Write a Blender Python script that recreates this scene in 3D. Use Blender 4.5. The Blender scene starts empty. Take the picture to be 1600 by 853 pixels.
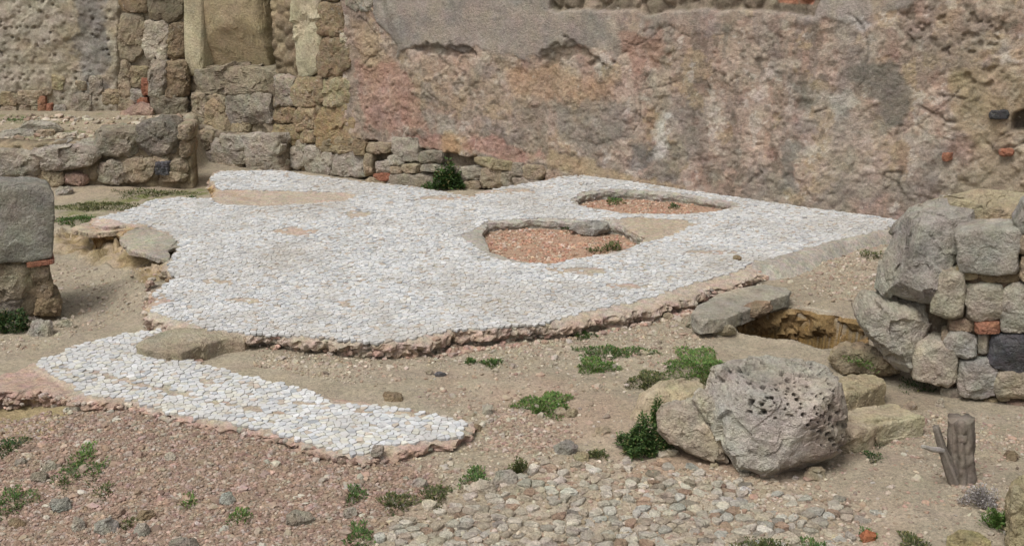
import bpy, bmesh, math, random
import numpy as np
from mathutils import Vector, kdtree
from mathutils.geometry import delaunay_2d_cdt

# ------------------------------------------------------------------ camera, sky, sun, exposure
H = 2.8; F = 1900.0
PITCH = math.atan(576.5 / F); CP, SP = math.cos(PITCH), math.sin(PITCH)
S = bpy.context.scene
COL = S.collection
cam = bpy.data.objects.new('camera', bpy.data.cameras.new('camera'))
COL.objects.link(cam)
cam.location = (0, 0, H); cam.rotation_euler = (math.pi / 2 - PITCH, 0, 0)
cam.data.lens = 36 * F / 1600; cam.data.sensor_width = 36
cam.data.clip_start = 0.1; cam.data.clip_end = 500
S.camera = cam

SUN_EL = math.radians(60); SUN_AZ = math.radians(-142)      # azimuth: 0 = ahead of the camera (+Y), minus = left: behind the left shoulder
w = bpy.data.worlds.new('World'); S.world = w; w.use_nodes = True
nt = w.node_tree
bg = nt.nodes['Background']
sky = nt.nodes.new('ShaderNodeTexSky'); sky.sky_type = 'NISHITA'; sky.sun_disc = False
sky.sun_elevation = SUN_EL; sky.sun_rotation = SUN_AZ
sky.air_density = 1.0; sky.dust_density = 4.0; sky.ozone_density = 1.0
hsv = nt.nodes.new('ShaderNodeHueSaturation'); hsv.inputs['Saturation'].default_value = 0.10
nt.links.new(sky.outputs[0], hsv.inputs['Color']); nt.links.new(hsv.outputs[0], bg.inputs['Color'])
bg.inputs['Strength'].default_value = 0.085
sun = bpy.data.objects.new('sun', bpy.data.lights.new('sun', 'SUN')); COL.objects.link(sun)
sun.data.energy = 1.5; sun.data.angle = math.radians(24); sun.data.color = (1.0, 0.975, 0.94)
sd_ = Vector((math.sin(SUN_AZ) * math.cos(SUN_EL), math.cos(SUN_AZ) * math.cos(SUN_EL), math.sin(SUN_EL)))
sun.rotation_euler = sd_.to_track_quat('Z', 'Y').to_euler(); sun.location = sd_ * 30
S.view_settings.view_transform = 'Standard'; S.view_settings.look = 'None'
S.view_settings.exposure = 0.80; S.view_settings.gamma = 1; S.view_settings.use_curve_mapping = False

# ------------------------------------------------------------------ helpers: projection
def at(px, py, z):
    px = np.asarray(px, float); py = np.asarray(py, float); z = np.asarray(z, float)
    u = (px - 800) / F; v = (py - 426.5) / F
    dz = -SP - v * CP; t = (z - H) / dz
    return np.stack(np.broadcast_arrays(u * t, (CP - v * SP) * t, z), -1)

class Plane:
    def __init__(s, P0, r):
        s.P0 = np.array(P0, float); s.r = np.array([r[0], r[1], 0.0]); s.r /= np.linalg.norm(s.r)
        s.u = np.array([0, 0, 1.0]); s.w = np.cross(s.u, s.r)          # w points away from the camera
    def px(s, px, py):                                                  # point of the plane seen at a photo position
        px = np.asarray(px, float); py = np.asarray(py, float)
        u = (px - 800) / F; v = (py - 426.5) / F
        d = np.stack([u, CP - v * SP, -SP - v * CP], -1)
        C = np.array([0, 0, H])
        t = ((s.P0 - C) @ s.w) / (d @ s.w)
        Q = C + d * t[..., None] - s.P0
        return np.stack([Q @ s.r, Q @ s.u], -1)
    def xyz(s, a, b, c=0):
        a = np.asarray(a, float)[..., None]; b = np.asarray(b, float)[..., None]; c = np.asarray(c, float)[..., None]
        return s.P0 + a * s.r + b * s.u + c * s.w
    def shift(s, c):
        p = Plane(s.P0 + s.w * c, s.r); return p
class Bed:                                                              # horizontal plane, normal pointing down: outlines of flat slabs
    def __init__(s, z): s.z = z
    def px(s, px, py): return at(px, py, s.z)[..., :2]
    def xyz(s, a, b, c=0):
        a, b, c = np.broadcast_arrays(np.asarray(a, float), np.asarray(b, float), np.asarray(c, float)); return np.stack([a, b, s.z - c], -1)
def view_plane(P):                                                      # plane through P square to the line of sight: the outline of a free standing rock
    p = Plane(P, (1, 0)); d = np.array(P, float) - [0, 0, H]; p.w = d / np.linalg.norm(d)
    p.r = np.cross(p.w, [0, 0, 1]); p.r /= np.linalg.norm(p.r); p.u = np.cross(p.r, p.w); return p
def frontal(y, r=(1, 0)): return Plane((0, y, 0), r)

# ------------------------------------------------------------------ helpers: noise
def _h(i, j, k, s):
    with np.errstate(over='ignore'):
        x = (i.astype(np.int64).astype(np.uint32) * np.uint32(374761393) + j.astype(np.int64).astype(np.uint32) * np.uint32(668265263)
             + k.astype(np.int64).astype(np.uint32) * np.uint32(2246822519) + np.uint32((s * 3266489917) & 0xffffffff))
        x ^= x >> np.uint32(15); x *= np.uint32(2246822519); x ^= x >> np.uint32(13); x *= np.uint32(3266489917); x ^= x >> np.uint32(16)
    return x.astype(np.float64) / 4294967295.0
def vn(P, s=0):
    I = np.floor(P); f = P - I; f = f * f * (3 - 2 * f)
    i, j, k = I[:, 0], I[:, 1], I[:, 2]; r = 0
    for a in (0, 1):
        for b in (0, 1):
            for c in (0, 1):
                wt = (f[:, 0] if a else 1 - f[:, 0]) * (f[:, 1] if b else 1 - f[:, 1]) * (f[:, 2] if c else 1 - f[:, 2])
                r = r + wt * _h(i + a, j + b, k + c, s)
    return r * 2 - 1
def fbm(P, sc, o=4, s=0, g=0.5):
    t = 0; a = 1; n = 0
    for q in range(o):
        t = t + a * vn(P * sc + 17.3 * q, s + q); n += a; a *= g; sc *= 2.03
    return t / n * 1.5
def worley(P, sc, s=0):
    Q = P * sc; I = np.floor(Q); f1 = np.full(len(Q), 9.0); f2 = f1.copy(); idd = np.zeros(len(Q))
    for a in (-1, 0, 1):
        for b in (-1, 0, 1):
            for c in (-1, 0, 1):
                i, j, k = I[:, 0] + a, I[:, 1] + b, I[:, 2] + c
                d = np.sqrt((i + _h(i, j, k, s) - Q[:, 0]) ** 2 + (j + _h(i, j, k, s + 1) - Q[:, 1]) ** 2 + (k + _h(i, j, k, s + 2) - Q[:, 2]) ** 2)
                n = d < f1
                f2 = np.where(n, f1, np.minimum(f2, d)); idd = np.where(n, _h(i, j, k, s + 3), idd); f1 = np.where(n, d, f1)
    return f1, f2, idd
def chips(P, sc, s=0):                                                  # tilted fracture planes, one per cell
    Q = P * sc + .25 * np.column_stack([vn(P * sc * 2, s + 50), vn(P * sc * 2, s + 51), vn(P * sc * 2, s + 52)]); I = np.floor(Q); f1 = np.full(len(Q), 9.0); out = np.zeros(len(Q))
    for a in (-1, 0, 1):
        for b in (-1, 0, 1):
            for c in (-1, 0, 1):
                i, j, k = I[:, 0] + a, I[:, 1] + b, I[:, 2] + c
                dx, dy, dz = Q[:, 0] - i - _h(i, j, k, s), Q[:, 1] - j - _h(i, j, k, s + 1), Q[:, 2] - k - _h(i, j, k, s + 2)
                d = dx * dx + dy * dy + dz * dz
                h = (dx * (_h(i, j, k, s + 3) - .5) + dy * (_h(i, j, k, s + 4) - .5) + dz * (_h(i, j, k, s + 5) - .5)) * 2 + .5 * (_h(i, j, k, s + 6) - .5)
                n = d < f1; out = np.where(n, h, out); f1 = np.where(n, d, f1)
    return out
def ss(a, b, x):
    t = np.clip((x - a) / (b - a), 0, 1); return t * t * (3 - 2 * t)
def sdp(P, poly):                                                       # signed distance to a polygon, negative inside
    P = np.asarray(P, float)[:, :2]; poly = np.asarray(poly, float)[:, :2]
    d = np.full(len(P), 1e18); ins = np.zeros(len(P), bool)
    for q in range(len(poly)):
        a = poly[q]; b = poly[(q + 1) % len(poly)]; e = b - a; v = P - a
        t = np.clip((v @ e) / max(e @ e, 1e-12), 0, 1)
        dd = v - t[:, None] * e; d = np.minimum(d, (dd * dd).sum(1))
        c = ((a[1] > P[:, 1]) != (b[1] > P[:, 1]))
        if a[1] != b[1]:
            ins ^= c & (P[:, 0] < (b[0] - a[0]) * (P[:, 1] - a[1]) / (b[1] - a[1]) + a[0])
    d = np.sqrt(d); return np.where(ins, -d, d)
def pp(poly, z): q = np.array(poly, float); return at(q[:, 0], q[:, 1], z)[:, :2]
def lerp(a, b, t): return a + (b - a) * t
def mixc(c, d, m): return c + (np.array(d) - c) * m[:, None]

# ------------------------------------------------------------------ helpers: objects
def mesh(name, V, faces, col=None, smooth=True, mat=None):
    V = np.asarray(V, float); me = bpy.data.meshes.new(name)
    if isinstance(faces, np.ndarray): faces = [faces]
    me.vertices.add(len(V)); me.vertices.foreach_set('co', V.ravel())
    idx = np.concatenate([f.ravel() for f in faces]).astype(np.int32)
    tot = np.concatenate([np.full(len(f), f.shape[1]) for f in faces]).astype(np.int32)
    st = np.concatenate([[0], np.cumsum(tot)[:-1]]).astype(np.int32)
    me.loops.add(len(idx)); me.loops.foreach_set('vertex_index', idx)
    me.polygons.add(len(tot)); me.polygons.foreach_set('loop_start', st)
    me.polygons.foreach_set('use_smooth', np.full(len(tot), smooth))
    if col is not None:
        c = np.ones((len(V), 4)); c[:, :3] = np.clip(col, 0.004, 0.9)
        at_ = me.color_attributes.new('Col', 'FLOAT_COLOR', 'POINT'); at_.data.foreach_set('color', c.ravel())
    if mat: me.materials.append(mat)
    me.update(calc_edges=True); me.validate()
    return me
def link(name, me, loc=(0, 0, 0), parent=None):
    o = bpy.data.objects.new(name, me); COL.objects.link(o); o.location = loc
    if parent: o.parent = parent
    return o
def tag(o, label=None, cat=None, group=None, kind=None):
    for k, v in (('label', label), ('category', cat), ('group', group), ('kind', kind)):
        if v: o[k] = v
    return o
def thing(name, label, cat, loc=(0, 0, 0), group=None):
    o = bpy.data.objects.new(name, None); COL.objects.link(o); o.location = [float(q) for q in loc]
    o.empty_display_size = 0.1
    return tag(o, label, cat, group)
def put(name, V, faces, col, mat, parent=None, smooth=True, origin=None):
    V = np.asarray(V, float)
    if origin is None: origin = np.array([(V[:, 0].min() + V[:, 0].max()) / 2, (V[:, 1].min() + V[:, 1].max()) / 2, V[:, 2].min()])
    origin = np.asarray(origin, float)
    me = mesh(name, V - origin, faces, col, smooth, mat)
    loc = origin - (np.array(parent.location) if parent else 0)
    return link(name, me, [float(q) for q in loc], parent)

_ico = {}
def ico(k):
    if k not in _ico:
        bm = bmesh.new(); bmesh.ops.create_icosphere(bm, subdivisions=k, radius=1)
        _ico[k] = (np.array([v.co[:] for v in bm.verts]), np.array([[v.index for v in f.verts] for f in bm.faces])); bm.free()
    return _ico[k]

# ------------------------------------------------------------------ materials
def mk(name, var=((5, .18), (28, .16), (130, .18)), hue=(14, .10), bump=((22, .5), (90, .3), (300, .15)), bdist=.02, bstr=.7, speck=None, rough=.92, spots=None, pits=None):
    m = bpy.data.materials.new(name); m.use_nodes = True; t = m.node_tree; N = t.nodes; L = t.links
    b = N['Principled BSDF']; b.inputs['Roughness'].default_value = rough; b.inputs['Specular IOR Level'].default_value = .18
    g = N.new('ShaderNodeNewGeometry'); a = N.new('ShaderNodeAttribute'); a.attribute_name = 'Col'
    def noise(sc, det=5, ro=.62):
        n = N.new('ShaderNodeTexNoise'); n.inputs['Scale'].default_value = sc; n.inputs['Detail'].default_value = det; n.inputs['Roughness'].default_value = ro
        L.new(g.outputs['Position'], n.inputs['Vector']); return n
    def mth(op, x, y):
        n = N.new('ShaderNodeMath'); n.operation = op
        for q, v in enumerate((x, y)):
            if isinstance(v, (int, float)): n.inputs[q].default_value = v
            else: L.new(v, n.inputs[q])
        return n.outputs[0]
    def vm(op, x, y):
        n = N.new('ShaderNodeVectorMath'); n.operation = op
        for q, v in enumerate((x, y)):
            if isinstance(v, (int, float)): (n.inputs['Scale'] if op == 'SCALE' else n.inputs[q]).default_value = v
            elif isinstance(v, tuple): n.inputs[q].default_value = v
            else: L.new(v, n.inputs['Scale'] if (op == 'SCALE' and q == 1) else n.inputs[q])
        return n.outputs[0]
    val = 1.0
    for sc, am in var:
        n = noise(sc); q = mth('MULTIPLY', mth('SUBTRACT', n.outputs['Fac'], .5), am * 4)
        val = mth('ADD', q, val)
    col = a.outputs['Color']
    if speck:
        for sc, am in speck:
            v = N.new('ShaderNodeTexVoronoi'); v.inputs['Scale'].default_value = sc; L.new(g.outputs['Position'], v.inputs['Vector'])
            x = N.new('ShaderNodeSeparateColor'); L.new(v.outputs['Color'], x.inputs[0])
            val = mth('ADD', mth('MULTIPLY', mth('SUBTRACT', x.outputs[0], .5), am * 2), val)
    col = vm('SCALE', col, mth('MAXIMUM', val, .15))
    if hue:
        n = noise(hue[0], 4); c = vm('ADD', vm('SCALE', vm('SUBTRACT', n.outputs['Color'], (.5, .5, .5)), hue[1] * 4), (1, 1, 1)); col = vm('MULTIPLY', col, c)
    if spots:                                                         # lichen or stain patches; dark pore spots put crevice shade into the colour
        for sc, lo, hi, c, am in spots:
            n = noise(sc, 6, .7); r = N.new('ShaderNodeMapRange'); r.inputs['From Min'].default_value = lo; r.inputs['From Max'].default_value = hi
            r.inputs['To Max'].default_value = am; L.new(n.outputs['Fac'], r.inputs['Value'])
            mx = N.new('ShaderNodeMix'); mx.data_type = 'RGBA'; L.new(r.outputs[0], mx.inputs['Factor']); L.new(col, mx.inputs['A']); mx.inputs['B'].default_value = (*c, 1); col = mx.outputs['Result']
    L.new(col, b.inputs['Base Color'])
    h = 0.0
    for sc, am in bump: h = mth('ADD', mth('MULTIPLY', noise(sc, 4).outputs['Fac'], am), h)
    if pits:
        v = N.new('ShaderNodeTexVoronoi'); v.inputs['Scale'].default_value = pits[0]; L.new(g.outputs['Position'], v.inputs['Vector'])
        r = N.new('ShaderNodeMapRange'); r.inputs['From Min'].default_value = .1; r.inputs['From Max'].default_value = .4; L.new(v.outputs['Distance'], r.inputs['Value'])
        h = mth('ADD', mth('MULTIPLY', r.outputs[0], pits[1]), h)
    bp = N.new('ShaderNodeBump'); bp.inputs['Distance'].default_value = bdist; bp.inputs['Strength'].default_value = bstr
    L.new(h, bp.inputs['Height']); L.new(bp.outputs[0], b.inputs['Normal'])
    return m
M_GROUND = mk('sandy_earth', hue=(6, .035), var=((1.6, .10), (9, .13), (45, .2), (150, .22)), spots=((22, .62, .72, (.15, .115, .08), .4), (60, .64, .72, (.44, .39, .31), .5)), speck=((60, .14), (150, .16)), bump=((30, .5), (110, .5), (280, .25)), bdist=.02, bstr=.8)
M_STONE = mk('weathered_limestone', var=((5, .2), (24, .22), (70, .25), (200, .2)), hue=(9, .06), bump=((18, .8), (50, .8), (150, .4)), bdist=.035, bstr=1.0, spots=((9, .56, .70, (.09, .085, .07), .5), (16, .60, .72, (.50, .47, .40), .45), (45, .62, .70, (.08, .07, .055), .5)))
M_POROUS = mk('porous_limestone', var=((5, .16), (30, .2), (130, .22)), bump=((18, .8), (60, .6), (200, .3)), bdist=.03, bstr=.9, pits=(60, .5), spots=((11, .60, .70, (.5, .48, .44), .4), (38, .60, .68, (.07, .06, .045), .6)))
M_DARK = mk('basalt', var=((8, .2), (60, .3)), pits=(90, .8))
M_WALL = mk('old_plaster', var=((2.5, .10), (11, .16), (36, .24), (100, .26)), hue=(5, .05), bump=((14, .5), (40, .8), (120, .5)), bdist=.022, bstr=.9,
            spots=((7, .60, .72, (.13, .10, .075), .45), (13, .62, .72, (.46, .42, .36), .45), (32, .60, .68, (.10, .075, .055), .6), (26, .62, .70, (.42, .37, .30), .4)))
M_MORTAR = mk('crushed_brick_mortar', var=((4, .12), (30, .2), (120, .2)), speck=((60, .16), (150, .16)), bdist=.02)
M_TILE = mk('marble_chip', var=((3, .04), (60, .08), (260, .06)), hue=(25, .03), bump=((120, .4), (350, .2)), bdist=.004, bstr=.6, rough=.75)
M_GRAVEL = mk('gravel', var=((40, .12), (200, .15)), bdist=.004)
M_WOOD = mk('weathered_wood', var=((12, .16), (90, .25)), hue=(10, .05), bump=((80, .6), (250, .3)), bdist=.008)
def leafmat():
    m = bpy.data.materials.new('leaf'); m.use_nodes = True; t = m.node_tree; b = t.nodes['Principled BSDF']
    a = t.nodes.new('ShaderNodeAttribute'); a.attribute_name = 'Col'; t.links.new(a.outputs['Color'], b.inputs['Base Color'])
    b.inputs['Roughness'].default_value = .6; b.inputs['Specular IOR Level'].default_value = .25
    tr = t.nodes.new('ShaderNodeBsdfTranslucent'); t.links.new(a.outputs['Color'], tr.inputs['Color'])
    mx = t.nodes.new('ShaderNodeMixShader'); mx.inputs[0].default_value = .25
    t.links.new(b.outputs[0], mx.inputs[1]); t.links.new(tr.outputs[0], mx.inputs[2]); t.links.new(mx.outputs[0], t.nodes['Material Output'].inputs['Surface'])
    return m
M_LEAF = leafmat()

# ------------------------------------------------------------------ outlines seen in the photograph, carried onto the ground
ZM, ZS = .14, .075
BED = pp([(325,275),(340,264),(440,263),(500,273),(560,281),(640,289),(700,299),(742,307),(752,297),(800,288),(850,280),(880,274),(910,273),(950,278),(1050,291),(1150,305),(1250,318),(1350,331),(1416,343),
          (1395,361),(1300,381),(1230,402),(1186,415),(1188,428),(1130,446),(1080,460),(1030,473),(960,488),(900,499),(850,508),(800,511),(750,517),(708,515),(692,526),(640,532),(600,537),(540,533),(490,529),(440,525),(400,523),(370,523),
          (330,518),(270,508),(238,499),(226,486),(236,470),(226,462),(240,448),(268,434),(256,425),(257,410),(274,386),(258,366),(222,354),(175,354),(140,352),(142,338),(190,328),(235,312),(275,305),(335,304),(330,290)], ZM)
TILES = pp([(328,276),(345,266),(440,266),(500,276),(560,284),(640,292),(700,302),(742,310),(755,299),(800,291),(850,283),(880,277),(910,275),(950,280),(1050,293),(1150,307),(1250,320),(1350,333),(1412,345),
            (1380,359),(1300,377),(1230,398),(1176,411),(1150,426),(1100,440),(1050,455),(1000,470),(930,484),(880,497),(840,508),(790,510),(750,516),(704,515),(640,531),(590,537),(540,533),(500,528),(440,524),(390,522),
            (330,516),(280,502),(236,489),(242,470),(234,462),(245,452),(270,436),(262,425),(262,410),(282,385),(262,363),(225,350),(152,347),(148,340),(190,330),(232,314),(275,308),(330,310),(345,318),(420,322),(540,314),(560,304),(480,299),(400,297),(340,296)], ZM)
HA_T = pp([(892,312),(910,302),(938,297),(980,296),(1060,302),(1154,316),(1146,323),(1112,331),(1060,336),(985,334),(930,327),(902,320)], ZM)
HA_B = pp([(897,312),(914,304),(940,299),(980,298),(1060,304),(1149,317),(1141,322),(1108,329),(1060,334),(985,332),(933,325),(905,319)], ZM)
HB_T = pp([(720,368),(752,354),(762,345),(830,341),(890,342),(935,346),(990,340),(1070,345),(1084,352),(1045,370),(1000,382),(968,396),(905,404),(860,414),(800,410),(760,396)], ZM)
HB_B = pp([(754,364),(760,347),(830,343),(892,344),(945,349),(972,354),(1008,371),(1000,382),(958,393),(905,403),(860,411),(805,405),(766,390)], ZM)
SBED = pp([(-60,600),(-20,586),(40,573),(55,562),(130,533),(200,518),(262,508),(300,508),(395,516),(385,530),(300,560),(345,573),(400,587),(480,602),(512,613),(580,623),(640,632),(742,656),(734,672),(712,688),(640,696),(600,708),(565,718),(500,700),(430,678),(350,662),(250,645),(200,629),(130,625),(100,618),(60,606),(0,612),(-50,620)], ZS)
STILES = pp([(50,566),(130,535),(200,519),(262,511),(278,511),(225,528),(255,545),(300,562),(345,575),(400,589),(480,604),(505,615),(520,626),(600,630),(640,637),(735,658),(726,672),(720,685),(640,692),(592,698),(572,712),(540,708),(480,690),(420,670),(360,660),(300,650),(250,640),(200,622),(130,615),(110,600),(70,580)], ZS)
PIT = pp([(1150,505),(1175,494),(1215,487),(1262,487),(1345,503),(1362,520),(1350,545),(1290,545),(1230,530),(1160,518)], .02)
BANK = pp([(100,350),(150,345),(225,352),(265,368),(270,385),(258,430),(235,440),(215,400),(150,385),(95,375)], 0)
def resample(poly, step):
    out = []
    for q in range(len(poly)):
        a = poly[q]; b = poly[(q + 1) % len(poly)]; n = max(1, int(round(np.linalg.norm(b - a) / step)))
        for k in range(n): out.append(a + (b - a) * k / n)
    return np.array(out)
PIT = resample(PIT, .018); _q = np.column_stack([PIT, np.zeros(len(PIT))]); PIT = PIT + np.column_stack([fbm(_q, 7, 5, 35, .6), fbm(_q, 7, 5, 36, .6)]) * .035
A3 = at(860, 268, .14); B3 = at(1410, 343, .14)
WALL = Plane(A3 * [1, 1, 0], (B3 - A3)[:2])
TERR_Y = 13.3
LEFTW = Plane((0, at(145, 180, .25)[1], 0), (1, -.03))

# ------------------------------------------------------------------ ground
CTRL = [(262,375,.09,0),(225,360,.1,0),(190,360,.07,0),(150,362,.03,0),(245,400,.06,0),(245,432,.05,0),(215,400,-.06,0),(190,385,-.03,0),(130,385,-.09,0),(255,420,.05,0),(150,395,-.11,0),(235,425,-.06,0),(800,853,0,0),(200,853,-.03,0),(0,853,-.05,0),(1500,853,.02,0),(1300,800,0,0),(400,800,-.02,0),(100,760,-.02,0),(600,780,-.01,0),(300,700,.025,0),(450,730,.02,0),(200,668,.035,0),(560,735,.03,0),(100,650,.01,0),(30,640,-.05,0),
        (40,540,-.06,0),(0,500,-.1,0),(130,490,-.12,0),(170,440,-.13,0),(120,420,-.12,0),(210,420,-.10,0),(100,360,-.1,0),(200,310,-.24,0),(100,310,-.24,0),(300,285,-.26,0),(150,330,-.17,0),(0,430,-.1,0),
        (400,560,.03,0),(500,580,.03,0),(600,590,.03,0),(700,560,.015,0),(720,620,.03,0),(800,650,.02,0),(640,570,.02,0),(800,570,.01,0),(900,560,.01,0),(950,620,.02,0),(1000,540,.01,0),(850,720,.01,0),(640,610,.03,0),
        (1000,510,.01,0),(1100,470,.03,0),(1250,450,.05,0),(1350,410,.08,0),(1300,470,.03,0),(1150,560,.0,0),(1350,440,.06,0),(1400,640,.0,0),(1500,640,0,0),(1450,700,.0,0),(1590,700,.02,0),(1590,780,.05,0),(1380,720,.0,0),(1260,540,.02,0),
        (400,420,.03,0),(600,420,.03,0),(500,350,.03,0),(700,350,.03,0),(800,450,.03,0),(1000,420,.04,0),(860,375,.06,0),(950,385,.06,0),(800,370,.06,0),(1000,318,.055,0),(1080,320,.055,0),(1200,350,.05,0),
        (720,285,-.25,0),(600,275,-.27,0),(480,268,-.28,0),(400,268,-.28,0),(790,285,-.22,0),(850,275,-.1,0),(1500,340,.1,0),(740,300,-.16,0)]
cz = np.array([c[2] for c in CTRL]); cp_ = at(np.array([c[0] for c in CTRL]), np.array([c[1] for c in CTRL]), cz)[:, :2]
terr_poly = np.array([(-60, TERR_Y + .22), (at(292, 200, .25)[0], TERR_Y + .22), (at(300, 200, .25)[0], 60), (-60, 60)])
def gz(P):
    P = np.atleast_2d(np.asarray(P, float))[:, :2]
    num = 0; den = 0
    for c, z in zip(cp_, cz):
        d2 = ((P - c) ** 2).sum(1) + .012; wt = d2 ** -1.9; num = num + wt * z; den = den + wt
    z = num / den
    P3 = np.column_stack([P, np.zeros(len(P))])
    z = z + .014 * fbm(P3, 1.7, 3, 5) + .009 * fbm(P3, 7, 4, 9)
    bk = ss(.22, .02, sdp(P, BANK)); z = z + bk * (.07 * chips(P3, 5, 33) + .02 * fbm(P3, 14, 3, 34))
    t = ss(.12, -.12, sdp(P, terr_poly)); z = lerp(z, .22 + .02 * fbm(P3, 3, 3, 2) + .05 * ss(TERR_Y + .3, TERR_Y + 1.6, P[:, 1]), t)
    sp = sdp(P, PIT); z = z - .60 * ss(.01, -.05, sp) + .012 * ss(.07, .01, sp) * ss(-.01, .02, sp)
    sb = sdp(P, BED); hole = np.minimum(sdp(P, HA_B), sdp(P, HB_B))
    z = np.where((sb < -.02) & (hole > .0), np.minimum(z, .06), z)
    s2 = sdp(P, SBED); z = np.where(s2 < -.05, np.minimum(z, .0), z)
    return z
def gp(px, py):                                                          # ground point seen at a photo position
    z = 0.0
    for _ in range(6):
        p = at(px, py, z); z = float(gz(p[None])[0])
    return np.array([*at(px, py, z)[:2], z])

xs = np.concatenate([[-90, -45, -22, -12, -8, -6.5], np.arange(-5.4, 4.2, .017), [4.4, 5, 6, 8, 12, 22, 45, 90]])
ys = [4.35]
while ys[-1] < 15.9: ys.append(ys[-1] + .011 + .0017 * (ys[-1] - 4.3))
ys = np.concatenate([[-60, -30, -12, -4, 0, 2, 3.4, 4.1], ys, [16.3, 17, 18.5, 22, 32, 60, 120]])
X, Y = np.meshgrid(xs, ys); GP = np.column_stack([X.ravel(), Y.ravel()])
GZ = gz(GP); G3 = np.column_stack([GP, GZ])
n0, n1 = len(ys), len(xs)
I = np.arange(n0 * n1).reshape(n0, n1)
GF = np.stack([I[:-1, :-1], I[:-1, 1:], I[1:, 1:], I[1:, :-1]], -1).reshape(-1, 4)
P0 = np.column_stack([GP, np.zeros(len(GP))])
nA = fbm(P0, 1.2, 4, 40); nB = fbm(P0, 5, 4, 41); nC = fbm(P0, 22, 3, 42)
col = np.tile(np.array([.285, .241, .178]), (len(GP), 1))
col = mixc(col, (.32, .272, .20), ss(-.2, .6, nB) * .6)
col = mixc(col, (.245, .203, .145), ss(.1, .7, nA) * .5)
def gmask(poly, soft, amp, z=0.0): return ss(soft, -soft, sdp(GP, pp(poly, z)) + amp * nB)
PINK = [(-260,640),(-40,640),(100,640),(180,642),(350,672),(500,708),(590,722),(640,715),(700,760),(640,800),(560,870),(400,900),(-300,900)]
mp = gmask(PINK, .12, .15); col = mixc(col, (.235, .165, .122), mp * .85)
ms = gmask([(720,600),(900,600),(1000,640),(1100,720),(900,720),(750,700)], .2, .2); col = mixc(col, (.32, .225, .165), ms * .5)
mc = gmask([(700,760),(760,735),(900,715),(1100,725),(1300,750),(1420,800),(1440,900),(560,900),(580,830)], .1, .12); col = mixc(col, (.325, .265, .195), mc * .8 + 0)
mo = gmask([(1050,715),(1130,712),(1170,745),(1060,745),(980,740)], .05, .06); col = mixc(col, (.32, .205, .14), mo * .45)
mh = gmask([(-40,612),(60,612),(105,640),(90,690),(-40,700)], .05, .06); col = mixc(col, (.30, .235, .12), mh * .8)
mb = ss(.16, .0, sdp(GP, BANK) + .06 * nB); col = mixc(col, (.30, .225, .12), mb * .85); col = mixc(col, (.36, .28, .21), mb * ss(.1, .5, nC + nB) * .6); col = mixc(col, (.17, .12, .06), mb * ss(.2, .6, -nC - .4 * nB) * .7)
mg = gmask([(80,318),(200,300),(330,280),(335,300),(250,305),(160,335),(90,350)], .12, .25, -.2); col = mixc(col, (.135, .145, .05), mg * ss(-.5, .25, nC + nB) * .9)
col = mixc(col, (.34, .27, .19), gmask([(90,300),(330,275),(330,290),(200,305),(90,318)], .1, .1, -.25) * .6)
mt = ss(.1, -.1, sdp(GP, terr_poly)); col = mixc(col, (.26, .215, .15), mt * .8); col = mixc(col, (.13, .14, .06), mt * ss(.25, .7, nB + .5 * nA) * .7)
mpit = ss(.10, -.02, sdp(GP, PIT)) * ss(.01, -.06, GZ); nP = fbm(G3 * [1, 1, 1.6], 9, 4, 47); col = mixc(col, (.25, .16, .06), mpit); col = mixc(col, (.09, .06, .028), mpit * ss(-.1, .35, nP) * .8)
col = mixc(col, (.46, .41, .33), ss(.035, .01, np.abs(sdp(GP, pp([(1170,487),(1260,482),(1345,498),(1340,503),(1260,488),(1180,492)], .02)))) * ss(-.3, .2, nB) * .5 * ss(-.03, .0, GZ))
mho = np.maximum(ss(.02, -.02, sdp(GP, HA_B)), ss(.02, -.02, sdp(GP, HB_B))); col = mixc(col, (.32, .215, .15), mho)
msh = gmask([(1320,690),(1240,735),(1300,745),(1400,720),(1380,690)], .1, .1); col = mixc(col, (.235, .18, .13), msh * .6)  # pitted boulder's shadow painted into the soil colour at its lower right
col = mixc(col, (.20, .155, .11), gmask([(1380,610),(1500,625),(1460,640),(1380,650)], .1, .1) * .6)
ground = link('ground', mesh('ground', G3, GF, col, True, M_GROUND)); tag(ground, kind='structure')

_c = PIT.mean(0); nr_ = len(PIT); rows = []; cols_ = []
for k in range(26):
    t = k / 25; z = gz(PIT + (PIT - _c) * .06) - .012 - t * .6; q = np.column_stack([PIT, z])
    off = -.02 + .05 * chips(q, 9, 52) + .03 * fbm(q, 14, 4, 53) - .05 * t - .02 * ss(.12, 0, np.full(nr_, t)) * 0 + .03 * math.sin(min(t * 4, 3.14))
    n_ = (PIT - _c) / np.linalg.norm(PIT - _c, axis=1, keepdims=True); p = PIT + n_ * off[:, None] * (t > 0)
    rows.append(np.column_stack([p, z])); q = rows[-1]
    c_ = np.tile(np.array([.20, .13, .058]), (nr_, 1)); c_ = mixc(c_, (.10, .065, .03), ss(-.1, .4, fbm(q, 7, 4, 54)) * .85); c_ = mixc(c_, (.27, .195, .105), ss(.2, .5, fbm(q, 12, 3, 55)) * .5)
    cols_.append(c_)
ii = np.arange(26 * nr_).reshape(26, nr_)
tag(put('pit_wall', np.concatenate(rows), np.stack([ii[:-1], np.roll(ii[:-1], -1, 1), np.roll(ii[1:], -1, 1), ii[1:]], -1).reshape(-1, 4), np.concatenate(cols_), M_GROUND, None, smooth=False), kind='structure')

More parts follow.
